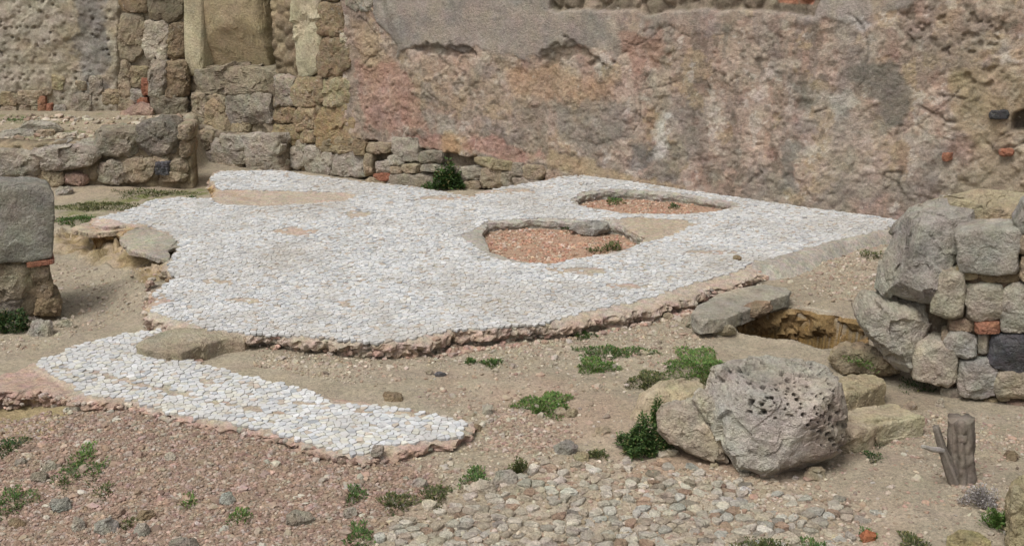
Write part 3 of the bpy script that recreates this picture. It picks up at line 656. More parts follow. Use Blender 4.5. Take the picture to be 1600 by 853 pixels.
def wall_col(ab, d):
    p, n1, n2, n3, f1, f2, idd, up, bandtop, slot, slot2, rr, hole, crack, und = _wc[len(ab)]
    W = lambda poly, s, a: wm(ab, WALL, poly, s, a, n2)
    m1 = fbm(p, 1.0, 4, 211); m2 = fbm(p, 2.6, 4, 212); m3 = fbm(p, 7, 4, 213)
    c = np.tile(np.array([.335, .267, .212]), (len(ab), 1)); lft = ss(WALL.px(1000, 80)[0], WALL.px(860, 80)[0], ab[:, 0])
    pst = p * [1, .35, 1]; k1 = fbm(pst, 3.2, 5, 221, .6); k2 = fbm(p, 4.2, 5, 222, .6); k3 = fbm(p * [1, .22, 1], 7, 4, 223, .6); k4 = fbm(p, 9, 5, 224, .6)
    c = mixc(c, (.33, .222, .172), ss(.0, .5, m2) * .65)
    c = mixc(c, (.335, .205, .155), ss(.08, .2, k2) * .4); c = mixc(c, (.415, .35, .28), ss(.16, .26, k1) * .38); c = mixc(c, (.225, .19, .155), ss(.18, .32, -k1) * .55)
    fA, fB = _fl[0]; c = mixc(c, (.265, .205, .16), (1 - fA) * .4); c = mixc(c, (.39, .315, .25), fB * .45)
    c = mixc(c, (.17, .15, .13), ss(.28, .45, k3) * .45); c = mixc(c, (.36, .275, .165), ss(.2, .3, -k2) * .5); c = mixc(c, (.46, .41, .35), ss(.36, .46, k4) * .6); c = mixc(c, (.13, .10, .075), ss(.34, .46, -k4) * .6)
    c = mixc(c, (.34, .255, .18), ss(.1, .6, m1) * .5)
    c = mixc(c, (.225, .195, .165), ss(.05, .5, -m2 + .3 * m3) * .7)
    c = mixc(c, (.40, .345, .28), ss(.3, .7, m3) * .55)
    c = mixc(c, (.20, .10, .075), ss(.4, .75, fbm(p, 5, 4, 215)) * .3)
    c = mixc(c, (.11, .09, .07), ss(.42, .8, n3 - .2 * n2) * .6)
    c = mixc(c, (.275, .24, .205), up * (.3 + .5 * lft)); c = mixc(c, (.21, .195, .175), up * ss(.1, .6, m2) * .6); c = mixc(c, (.34, .31, .27), up * ss(.35, .75, -m1 + .3 * m3) * .5)
    c = mixc(c, (.31, .225, .15), W([(545,30),(580,40),(615,100),(600,130),(560,110),(550,80)], .04, .05) * .7)
    c = mixc(c, (.35, .23, .14), W([(800,112),(870,104),(960,125),(960,150),(900,160),(800,150)], .08, .1) * .6)
    for poly, cc, am in (([(1312,108),(1395,92),(1425,150),(1402,206),(1384,205),(1368,150),(1340,125)], (.155, .14, .115), .85), ([(1238,130),(1272,132),(1272,165),(1248,168)], (.16, .15, .125), .7),
                         ([(1218,225),(1245,228),(1240,295),(1215,300)], (.17, .16, .135), .75), ([(870,165),(960,160),(990,215),(930,240),(880,220)], (.20, .18, .15), .6), ([(800,170),(850,165),(860,240),(810,250)], (.20, .175, .14), .55),
                         ([(1025,230),(1060,215),(1090,250),(1060,290),(1000,280)], (.19, .175, .15), .6), ([(1026,188),(1042,186),(1050,220),(1030,240),(1022,215)], (.52, .49, .44), .75), ([(985,225),(1010,225),(1010,262),(985,262)], (.15, .145, .135), .6),
                         ([(1292,150),(1325,146),(1330,168),(1300,180)], (.36, .34, .29), .7), ([(1020,100),(1050,95),(1050,165),(1010,165)], (.37, .31, .24), .5), ([(1330,30),(1400,28),(1395,48),(1340,50)], (.42, .40, .37), .6),
                         ([(860,232),(900,245),(945,268),(1080,292),(1080,298),(930,272),(858,262)], (.37, .285, .175), .75), ([(545,30),(552,205),(575,222),(600,226),(560,150),(560,60)], (.26, .21, .165), .5), ([(684,183),(712,184),(712,206),(686,208)], (.33, .30, .245), .7),
                         ([(1480,110),(1590,90),(1640,180),(1560,235),(1490,200)], (.29, .225, .135), .6), ([(640,215),(760,215),(850,240),(830,262),(700,236)], (.37, .20, .155), .55), ([(560,100),(640,110),(660,200),(570,200)], (.335, .185, .145), .5), ([(965,50),(1040,45),(1050,90),(990,130)], (.28, .145, .10), .5),
                         ([(1420,100),(1440,98),(1450,60),(1520,20),(1540,60),(1500,110)], (.19, .165, .13), .5), ([(695,208),(728,212),(728,245),(695,240)], (.42, .29, .13), .4), ([(1290,200),(1380,190),(1400,280),(1330,300),(1270,270)], (.36, .30, .24), .5), ([(1440,170),(1470,180),(1460,230),(1430,230)], (.40, .35, .29), .5)):
        c = mixc(c, cc, wm(ab, WALL, poly, .035, .08, n2 + .5 * n3) * am)
    stone_c = np.array([.175, .14, .10]) * (.55 + .9 * idd)[:, None]
    c = lerp(c, stone_c, (bandtop * .9)[:, None]); c = lerp(c, np.array([.29, .235, .165]) * (.7 + .6 * idd)[:, None], (rr * .7)[:, None])
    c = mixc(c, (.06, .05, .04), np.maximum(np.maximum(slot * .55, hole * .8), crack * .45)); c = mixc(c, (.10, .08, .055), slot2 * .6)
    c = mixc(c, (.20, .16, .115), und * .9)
    for poly in ([(1210,-8),(1240,-8),(1242,7),(1212,6)], [(1243,-8),(1270,-8),(1268,8),(1245,7)]): c = mixc(c, BRICK, W(poly, .008, .01) * .9)
    drk = W([(595,-10),(622,85),(650,100),(640,80),(615,40),(605,-10)], .02, .03); c = mixc(c, (.15, .125, .095), drk * .4)
    return c
panel('plaster', WALL, wa0, wa1, -.6, 2.75, .0125, wall_disp, wall_col, .55, M_WALL, main, topj=.12)
FOOT = [(553,218,572,243,BROWN),(572,222,613,239,TAN),(613,215,655,252,LGREY),(569,240,584,275,TAN),(586,251,613,271,LGREY),(606,242,634,258,LGREY),(611,259,630,271,TAN),(629,255,656,271,TAN),(604,272,683,296,GREY),(656,236,692,256,GREY),(660,256,690,268,LGREY),
        (688,262,718,290,GREY),(720,260,756,282,LGREY),(752,260,787,294,TAN),(785,266,802,292,GREY),(800,254,820,276,GREY),(818,257,852,280,TAN),(800,276,845,294,GREY),(722,282,752,296,TAN),(572,276,604,296,TAN)]
for x0, y0, x1, y1, cc in FOOT: stone('footing_stone', (x0, y0, x1, y1), WALL, .16, cc, main, front=-.045, sub=4)
stone('footing_stone', [(745,245),(770,246),(800,253),(802,266),(775,264),(748,256)], WALL, .16, YEL, main, front=-.06, sub=5)
for x0, y0, x1, y1 in ((586,270,612,283),(1474,238,1489,251),(1562,232,1585,243)): stone('brick_fragment', (x0, y0, x1, y1), WALL, .08, BRICK, main, front=-.055, sub=3)
stone('basalt_chip', (1547,172,1576,186), WALL, .07, BASALT, main, front=-.05, sub=4)

# corner pier of ochre blocks at the left end of the plastered wall
pier = thing('block_pier', 'pier of worn ochre and brown blocks ending the plastered wall, with a pale plaster strip', 'pier', WALL.xyz(*WALL.px([490], [250]).T)[0])
def core(name, pl, px0, py0, px1, py1, parent, back=.07, thick=.5, c=(.17, .135, .095), top=None, mat=None, bot=-.6):
    q0 = pl.px(px0, py1); q1 = pl.px(px1, py0)
    def disp(ab): p = lp3(ab) + 7; f1, f2, i_ = worley(p, 7, 300); return -back + .035 * ss(.0, .4, f2 - f1) + .02 * fbm(p, 8, 3, 301)
    def cf(ab, d): p = lp3(ab) + 7; f1, f2, i_ = worley(p, 7, 300); return np.array(c) * (.65 + .7 * i_)[:, None] * (1 + .3 * fbm(p, 6, 3, 302))[:, None]
    return panel(name, pl, q0[0], q1[0], bot, q1[1] if top is None else top, .022, disp, cf, thick, mat or M_WALL, parent, topj=.05)
PIERP = WALL.shift(-.03)
core('mortar_core', PIERP, 432, 0, 545, 280, pier, top=2.7, back=.085, c=(.23, .18, .115))
for sp_, cc, kw in (((455,-40,497,122), (.40, .345, .235), dict(e=9, mat=M_WALL, facets=2)), ((490,2,538,57), BROWN, {}), ((493,60,542,121), BROWN, {}), ((528,52,540,68), PALE, {}), ((537,-30,580,19), GREY, {}), ((497,-45,537,0), BROWN, {}), ((424,118,457,168), GREY, {}),
                    ((453,122,503,170), OCHRE, {}), ((502,122,546,168), YEL, {}), ((426,168,459,194), BROWN, {}), ((456,170,489,205), OCHRE, {}), ((489,168,556,233), (.28, .21, .12), {}), ((422,194,466,228), (.29, .225, .125), {}), ((466,203,491,224), OCHRE, {})):
    stone('stone_block', sp_, PIERP, .26, cc, pier, **({'mat': M_POROUS, 'facets': 3} | kw))
for sp_, cc in (((428,224,475,262), LGREY), ((474,228,517,275), LGREY), ((514,238,570,277), LGREY), ((458,219,477,238), GREY), ((497,216,556,240), OCHRE)): stone('footing_stone', sp_, PIERP, .24, cc, pier)

# niche, pilaster and its footing
NICHE = WALL.shift(.7)
nich = thing('niche_wall', 'dark rough stone back of the narrow recess between column and pier', 'wall', NICHE.xyz(*NICHE.px([425], [200]).T)[0])
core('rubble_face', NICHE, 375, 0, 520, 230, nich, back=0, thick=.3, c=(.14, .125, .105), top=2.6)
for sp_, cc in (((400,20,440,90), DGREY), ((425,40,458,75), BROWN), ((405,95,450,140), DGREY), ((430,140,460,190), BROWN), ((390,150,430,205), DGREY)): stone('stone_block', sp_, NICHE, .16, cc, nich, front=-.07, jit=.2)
PIL = WALL.shift(-.02)
pil = thing('engaged_column', 'weathered yellowish half column on stacked base blocks beside the recess', 'column', PIL.xyz(*PIL.px([345], [200]).T)[0])
stone('column_shaft', [(289,-260),(291,-100),(290,0),(291,100),(292,112),(350,114),(391,110),(392,80),(388,0),(386,-100),(384,-260)], PIL, .62, (.33, .265, .16), pil, box=2.6, sub=6, rough=.03, facets=2, chip=.015, mat=M_WALL, front=.0)
stone('column_shaft', [(288,-260),(316,-260),(317,0),(317,110),(303,114),(290,112),(289,0)], PIL, .4, (.39, .325, .22), pil, sub=6, rough=.02, facets=1, chip=.01, mat=M_WALL, front=-.035)
stone('base_block', (296,106,427,148), PIL, .5, (.28, .235, .165), pil, front=-.06, e=10, sub=6)
for sp_, cc in (((294,145,325,186), TAN), ((352,146,426,196), GREY), ((322,146,356,168), TAN), ((300,182,330,208), TAN), ((362,190,390,210), OCHRE)): stone('base_stone', sp_, PIL, .4, cc, pil, front=-.05)
stone('base_stone', [(338,156),(350,162),(360,185),(367,206),(340,209),(316,206),(322,180),(330,162)], PIL, .36, OCHRE, pil, front=-.10)
core('mortar_core', PIL, 300, 100, 428, 290, pil, back=.06, c=(.23, .185, .13), thick=.5, top=float(PIL.px(345, 108)[1]))
stp = thing('stone_step', 'low step of grey blocks at the foot of the column and recess', 'step', PIL.xyz(*PIL.px([370], [260]).T)[0])
STEP = PIL.shift(-.22)
core('mortar_core', STEP, 302, 216, 432, 300, stp, back=.08, thick=.26, c=(.22, .18, .13))
for sp_, cc in (((299,204,328,236), TAN), ((327,212,379,240), LGREY), ((373,211,432,250), LGREY), ((325,235,383,258), GREY), ((298,246,326,277), TAN), ((328,254,374,273), TAN), ((312,238,330,265), GREY), ((380,246,432,268), GREY), ((297,232,314,250), GREY)): stone('step_stone', sp_, STEP, .26, cc, stp)

# left rubble wall
lw = thing('rubble_wall', 'pitted yellow grey rubble and plaster wall at the upper left', 'wall', LEFTW.xyz(*LEFTW.px([145], [180]).T)[0])
l0 = LEFTW.px(0, 180)[0] - 1.5; l1 = LEFTW.px(300, 180)[0]
_lc = {}
def ldisp(ab):
    p = lp3(ab) + 31; n1 = fbm(p, 2, 4, 401); n2 = fbm(p, 7, 4, 402); n3 = fbm(p, 20, 3, 403); f1, f2, i_ = worley(p, 6, 404); g1, g2, j_ = worley(p, 13, 405)
    blk = wm(ab, LEFTW, [(184,-80),(184,200),(330,200),(330,-80)], .02, .03, n2)
    d = .02 * n1 + .018 * n2 + .010 * n3 + .014 * chips(p, 5, 408) - .035 * ss(.35, .12, g1) * ss(-.1, .4, n1 + .4)
    d = d * (1 - .6 * blk) - .045 * blk
    _lc[0] = (p, n1, n2, n3, i_, g1, blk); return d
def lcol(ab, d):
    p, n1, n2, n3, i_, g1, blk = _lc[0]
    c = np.tile(np.array([.345, .30, .235]), (len(ab), 1)); c = mixc(c, (.36, .32, .25), ss(.1, .6, n2) * .5); c = mixc(c, (.27, .215, .135), ss(.0, .6, -n1) * .6)
    c = mixc(c, (.135, .13, .125), wm(ab, LEFTW, [(105,-60),(160,-60),(170,100),(160,150),(125,150),(120,80)], .05, .12, n2) * .65)
    c = mixc(c, (.33, .31, .27), wm(ab, LEFTW, [(125,60),(160,60),(155,120),(130,120)], .04, .08, n3) * .5)
    c = mixc(c, (.09, .075, .055), ss(.25, .12, g1) * ss(-.1, .4, n1 + .4) * .6)
    c *= (.93 + .14 * i_)[:, None]
    return mixc(c, (.25, .205, .145), blk * .7)
panel('plaster', LEFTW, l0, l1, -.1, 2.7, .016, ldisp, lcol, .55, M_WALL, lw, topj=.12)
for sp_, cc in (((-2,143,28,166), OCHRE), ((27,142,67,166), TAN), ((0,165,26,178), TAN), ((31,164,48,179), TAN), ((49,165,73,180), TAN), ((84,164,103,182), LGREY), ((112,146,144,182), GREY), ((81,115,101,142), YEL), ((66,136,82,150), TAN), ((118,126,136,142), TAN), ((140,118,160,150), GREY),
                ((160,140,188,165), OCHRE), ((-40,140,-2,176), GREY), ((184,-60,232,22), BROWN), ((231,-60,290,34), (.22, .18, .125)), ((224,33,265,93), PALE), ((262,36,291,93), BROWN), ((185,22,225,95), (.27, .225, .16)), ((186,94,205,152), TAN), ((202,104,232,138), OCHRE), ((203,138,226,166), LGREY), ((185,150,212,180), TAN)):
    stone('rubble_stone', sp_, LEFTW, .2, cc, lw, front=-.03)
for sp_ in ((222,120,237,149), (60,150,73,178), (72,162,83,178), (215,152,232,166)): stone('brick_fragment', sp_, LEFTW, .12, BRICK if sp_[0] != 60 else (.30, .15, .09), lw, front=-.04, sub=4)
for sp_, cc in (((235,93,266,150), GREY), ((262,92,298,150), BROWN), ((240,147,298,190), (.21, .18, .13))): stone('stone_block', sp_, LEFTW, .4, cc, lw, front=-.16)
stone('stone_block', [(185,196),(200,172),(225,160),(244,168),(246,192),(215,198)], LEFTW, .3, PINKT, lw, front=-.25)

# low terrace wall
TERR = frontal(TERR_Y)
tw = thing('terrace_wall', 'low retaining wall of grey boulders and rubble at the left, below the yellow grey wall', 'wall', TERR.xyz(*TERR.px([150], [290]).T)[0])
core('earth_core', TERR, -120, 226, 293, 300, tw, back=.10, thick=.35, c=(.22, .175, .115))
for sp_, cc in (((-30,233,67,278), (.30, .26, .205)), ((140,203,217,248), (.255, .225, .17)), ((208,189,280,248), (.215, .185, .15)), ((276,196,297,222), TAN), ((278,221,296,248), (.28, .22, .15)), ((54,268,100,294), TAN), ((98,271,136,294), PINKT), ((147,252,200,291), GREY), ((188,246,240,287), TAN), ((262,250,292,274), TAN), ((236,244,262,262), TAN), ((20,274,56,294), GREY), ((240,268,290,286), TAN), ((-60,268,20,300), TAN)):
    stone('boulder', sp_, TERR, .42, cc, tw, e=3.5, jit=.14)
stone('boulder', [(42,236),(80,228),(120,226),(152,233),(153,245),(140,258),(100,265),(68,266),(60,250)], TERR, .5, (.325, .285, .23), tw, front=-.06, sub=6)
stone('boulder', (242,252,266,274), TERR, .2, (.10, .095, .10), tw, front=-.02)
TERR2 = frontal(TERR_Y + .45)
for q, (sp_, cc, lb) in enumerate((((-10,206,50,240), LGREY, 'grey angular rock on the terrace at the left edge of the photo'), ((46,206,78,232), TAN, 'tan rock on the terrace right beside the grey angular rock'), ((22,194,86,220), LGREY, 'long pale rock lying on the terrace behind the grey angular rock'), ((76,212,113,230), PALE, 'small pale peaked stone on the terrace above the long capping boulder'))):
    tag(stone('loose_rock', sp_, TERR2.shift(.15 if q == 2 else 0), .3, cc, None, facets=9, fd=.65, box=2.6, e=3), lb, 'rock', 'loose rocks on the terrace')

# left foreground pier: grey ashlar on a brick course and rubble
LPY = float(at(50, 505, -.1)[1]); LP = Plane(at(40, 505, -.1) * [1, 1, 0], (1, .44))
lp_ = thing('ashlar_pier', 'squat stub at the left edge, big dark grey block over red brick and rubble', 'pier', (*at(40, 505, -.1)[:2], -.12))
stone('capping_block', [(-70,290),(0,289),(60,291),(78,295),(85,306),(86,340),(84,390),(83,404),(40,411),(-70,416)], LP, .34, (.26, .245, .21), lp_, sub=7, box=20, facets=5, fd=.93, rough=.02, chip=.010, cf=3.5, grow=1.0, cvar=.4)
core('mortar_core', LP, -70, 412, 78, 500, lp_, back=.08, thick=.5, c=(.19, .15, .10), top=float(LP.px(40, 414)[1]))
for sp_, cc in (((-60,414,48,472), (.32, .265, .18)), ((48,418,78,445), TAN), ((52,440,84,470), BROWN), ((50,466,98,498), (.24, .18, .11)), ((-60,470,52,505), GREY)): stone('rubble_stone', sp_, LP, .4, cc, lp_, front=.02)
stone('brick', [(40,410),(60,408),(86,405),(86,413),(60,417),(42,420)], LP, .4, BRICK, lp_, front=.0, box=14, rough=.01, facets=0, chip=.01, grow=1.0)

# right dry stone wall
RWY = float(at(1500, 628, 0)[1]); RW = Plane(at(1500, 628, 0) * [1, 1, 0], (1, -.36))
rw = thing('dry_stone_wall', 'right edge wall stub of squared grey and tan blocks stacked with brick chips', 'wall', (*at(1510, 628, 0)[:2], 0))
core('earth_core', RW, 1466, 436, 1720, 640, rw, back=.10, thick=.5, c=(.15, .11, .075), top=float(RW.px(1500, 436)[1]), bot=-.1)
for nm, sp_, cc, kw in (('stone_block', [(1491,370),(1500,361),(1540,359),(1592,358),(1598,362),(1597,384),(1590,400),(1592,430),(1560,433),(1500,427),(1495,410),(1497,392)], (.34, .31, .26), dict(box=10, sub=6, facets=2, fd=.93, chip=.02, rough=.035)),
                    ('stone_block', [(1468,428),(1505,430),(1509,445),(1508,470),(1503,504),(1475,500),(1453,490),(1455,470)], (.34, .30, .225), {}), ('stone_block', (1507,445,1571,505), (.34, .30, .235), {}), ('stone_block', [(1562,470),(1568,455),(1585,446),(1640,448),(1640,520),(1600,524),(1565,520),(1560,490)], (.36, .33, .27), {}),
                    ('stone_block', [(1424,560),(1432,540),(1455,534),(1492,540),(1497,570),(1494,600),(1480,610),(1450,600),(1425,596)], (.41, .355, .27), {}), ('stone_block', [(1474,535),(1485,523),(1510,522),(1527,535),(1526,560),(1510,564),(1480,556)], (.35, .325, .28), {}), ('stone_block', (1494,563,1560,627), (.34, .31, .265), {}),
                    ('basalt_block', (1542,524,1650,584), BASALT, dict(mat=M_DARK)), ('stone_block', (1552,580,1626,628), (.36, .30, .22), {}), ('stone_block', (1588,366,1660,402), TAN, {}), ('stone_block', [(1585,350),(1600,322),(1650,310),(1660,366),(1590,368)], (.30, .275, .23), {}), ('stone_block', (1594,402,1660,446), TAN, {}),
                    ('wedge_stone', (1492,424,1530,443), OCHRE, dict(facets=2)), ('wedge_stone', (1526,428,1596,448), BROWN, {}), ('wedge_stone', (1470,522,1482,545), TAN, {}), ('wedge_stone', (1527,527,1546,560), LGREY, {}), ('wedge_stone', (1482,503,1524,524), (.30, .22, .15), {}),
                    ('brick', (1522,504,1564,524), (.33, .16, .10), dict(e=8)), ('wedge_stone', (1468,612,1510,632), GREY, {}), ('wedge_stone', (1556,612,1580,634), TAN, {}), ('wedge_stone', (1571,634,1640,660), PINKT, {}), ('wedge_stone', (1536,628,1560,643), YEL, {})):
    stone(nm, sp_, RW, .28 if nm != 'wedge_stone' else .2, cc, rw, front=.0 if nm != 'wedge_stone' else .05, **({'e': 6, 'fd': .88, 'chip': .03, 'facets': 4, 'rough': .05, 'cf': 2.2, 'grow': 1.03} | kw))

stone('wedge_stone', (1440,468,1484,545), RW, .25, (.15, .12, .085), rw, front=.16)  # added dark filler stone, its colour standing in for the shade of the gap

for sp_, cc in (((1638,448,1722,522), LGREY), ((1648,524,1722,584), TAN), ((1624,580,1722,630), GREY), ((1658,366,1722,404), TAN), ((1658,402,1722,446), GREY), ((1655,322,1722,366), LGREY), ((1640,628,1722,662), TAN)): stone('stone_block', sp_, RW, .3, cc, rw, chip=.03)

# ------------------------------------------------------------------ single rocks
def rock(spec, label, col, depth, base=None, sink=.0, name='boulder', cat='boulder', ang=0.0, mat=None, group=None, y=None, **kw):
    q = np.array(spec, float); cx, cy = (q.min(0) + q.max(0)) / 2
    if y is None: y = gp(*(base or (q[:, 0].mean(), q[:, 1].max())))[1] + depth * .30
    d = np.array([(cx - 800) / F, CP - (cy - 426.5) / F * SP, -SP - (cy - 426.5) / F * CP])
    pl = view_plane(np.array([0, 0, H]) + d * (y / d[1]))
    kw.setdefault('box', 3.0); kw.setdefault('sub', 6); kw.setdefault('grow', 1.02); kw.setdefault('facets', 6); kw.setdefault('cf', 1.9); kw.setdefault('chip', .07)
    kw['cuts'] = tuple(kw.get('cuts', ())) + (((.1, -.75, 1), .80), ((-.15, -1, -.25), .84))
    kw.pop('front', 0)
    o = stone(name, spec, pl, depth, col, None, mat, front=-depth / 2, **kw)
    return tag(o, label, cat, group)
_pit = {}
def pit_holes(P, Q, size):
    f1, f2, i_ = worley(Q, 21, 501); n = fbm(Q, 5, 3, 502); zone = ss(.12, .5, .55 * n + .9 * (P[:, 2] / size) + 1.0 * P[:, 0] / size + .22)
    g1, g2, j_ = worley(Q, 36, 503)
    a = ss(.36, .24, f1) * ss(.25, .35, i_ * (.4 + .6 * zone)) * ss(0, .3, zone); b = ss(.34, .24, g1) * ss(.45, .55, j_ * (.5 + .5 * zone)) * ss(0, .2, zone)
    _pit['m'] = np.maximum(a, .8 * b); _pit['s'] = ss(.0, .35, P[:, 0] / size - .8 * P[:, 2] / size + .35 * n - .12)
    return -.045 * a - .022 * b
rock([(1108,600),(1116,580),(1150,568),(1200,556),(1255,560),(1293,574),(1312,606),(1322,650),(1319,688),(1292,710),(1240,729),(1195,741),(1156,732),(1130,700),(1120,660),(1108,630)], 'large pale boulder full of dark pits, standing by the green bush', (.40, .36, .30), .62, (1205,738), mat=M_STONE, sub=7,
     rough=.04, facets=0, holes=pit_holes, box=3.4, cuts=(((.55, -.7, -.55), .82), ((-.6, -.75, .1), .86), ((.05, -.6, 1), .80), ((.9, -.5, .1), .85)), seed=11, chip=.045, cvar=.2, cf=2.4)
rock([(1028,645),(1034,634),(1060,624),(1088,620),(1112,642),(1126,668),(1130,700),(1137,720),(1118,722),(1082,706),(1050,690),(1030,672)], 'buff boulder leaning against the pitted boulder, bush growing at its left', (.40, .34, .26), .34, (1100,722), seed=23)
rock([(1083,625),(1090,608),(1112,604),(1124,630),(1130,665),(1118,672),(1100,655)], 'knobbly lump wedged between the buff boulder and the pitted boulder', (.40, .35, .28), .22, sub=5, y=5.86, rough=.1)
rock([(980,668),(988,645),(1003,616),(1030,598),(1068,590),(1098,600),(1104,620),(1085,660),(1050,680),(1000,684)], 'smooth ochre boulder behind the bush', (.42, .345, .235), .42, y=6.42, facets=3, chip=.03, seed=5)
def slab(poly, z, thick, label, col, name='stone_slab', cat='slab', **kw):
    kw.setdefault('box', 16); kw.setdefault('sub', 6); kw.setdefault('facets', 2); kw.setdefault('fd', .88); kw.setdefault('rough', .025); kw.setdefault('smooth', 0); kw.setdefault('chip', .045)
    return tag(stone(name, poly, Bed(z), thick, col, None, front=0, **kw), label, cat)
slab([(1286,602),(1300,592),(1330,582),(1376,584),(1382,597),(1350,610),(1305,618)], .15, .30, 'flat ochre slab behind the pitted boulder', (.42, .345, .22), rough=.03)
slab([(1312,648),(1330,636),(1360,630),(1400,629),(1442,650),(1400,656),(1370,664),(1340,676),(1316,672)], .13, .24, 'low pale ochre slab half sunk right of the pitted boulder', (.43, .365, .255), rough=.03)
rock([(1294,560),(1303,545),(1320,534),(1348,535),(1392,556),(1402,580),(1370,590),(1310,585)], 'rough mound of tan rock below the undercut rock, with a grass tuft', (.32, .255, .17), .4, (1350,592), facets=2, rough=.12)
rock([(1333,470),(1345,455),(1392,462),(1445,470),(1452,500),(1436,545),(1420,582),(1400,575),(1375,545),(1350,520),(1336,495)], 'grey undercut rock carrying the leaning boulder at the right', (.38, .34, .28), .5, (1400,585), y=6.95, facets=6, cuts=(((-.5, -.4, -.8), .7),))
rock([(1366,450),(1378,400),(1398,352),(1420,328),(1450,312),(1500,306),(1520,330),(1505,400),(1480,440),(1462,476),(1420,472),(1380,462)], 'tall grey boulder leaning left against the dry stone wall', (.325, .298, .25), .5, y=6.95, sub=7, facets=3, box=4.5, rough=.03, chip=.075, cf=1.7, cuts=(((-.8, -.6, .1), .60), ((.45, -.9, .05), .72), ((-.25, -.6, 1), .74), ((-.2, -.8, -.8), .8)), seed=78)
rock([(1430,322),(1470,308),(1530,298),(1590,299),(1640,310),(1650,350),(1590,356),(1500,352),(1440,345)], 'yellowish boulder lying on top of the dry stone wall', (.37, .31, .20), .45, y=7.05, facets=3, chip=.04, cuts=(((0, -.6, .8), .8),))
slab([(1083,486),(1094,474),(1120,462),(1150,451),(1195,447),(1232,449),(1226,461),(1202,468),(1170,482),(1140,494),(1100,499)], .15, .10, 'grey slab with a freshly broken brown corner beside the pit', (.40, .352, .28), chip=.035)
rock([(1145,498),(1150,484),(1180,470),(1204,470),(1206,484),(1180,498)], 'brown broken stone under the grey slab at the pit', (.27, .195, .13), .2, (1175,502), sub=5, facets=6)
rock([(1103,512),(1112,498),(1124,494),(1148,512),(1152,524),(1112,526)], 'tan angular stone at the left end of the pit', (.37, .315, .225), .18, (1130,526), sub=5, facets=8, fd=.6)
rock([(1072,508),(1080,492),(1096,486),(1109,495),(1110,512),(1085,516)], 'tan angular stone just left of the stone at the pit', (.35, .30, .22), .18, (1090,516), sub=5, facets=8, fd=.6)
slab([(214,538),(232,526),(272,512),(315,507),(352,511),(388,519),(380,526),(345,529),(312,539),(284,549),(245,548)], .135, .13, 'flat ochre sandstone slab bridging the two mosaics', (.40, .335, .24), facets=3, fd=.85, cf=1.8, chip=.04)
rock([(1478,853),(1480,838),(1500,828),(1530,830),(1545,845),(1548,870),(1478,870)], 'low stone with yellow lichen at the bottom edge', (.34, .285, .15), .25, (1512,868), sub=5)
rock([(1572,800),(1578,760),(1590,740),(1640,735),(1650,880),(1580,880),(1570,840)], 'lumpy rock with yellow lichen at the lower right corner', (.30, .245, .15), .4, (1600,872), rough=.14)

# grey slabs inside the near hole
rock([(890,358),(896,348),(920,344),(948,348),(950,362),(930,369),(905,368)], 'flat grey stone inside the near red gravel hole', (.29, .27, .235), .16, (925,369), sub=5, facets=2, name='loose_stone', cat='stone')

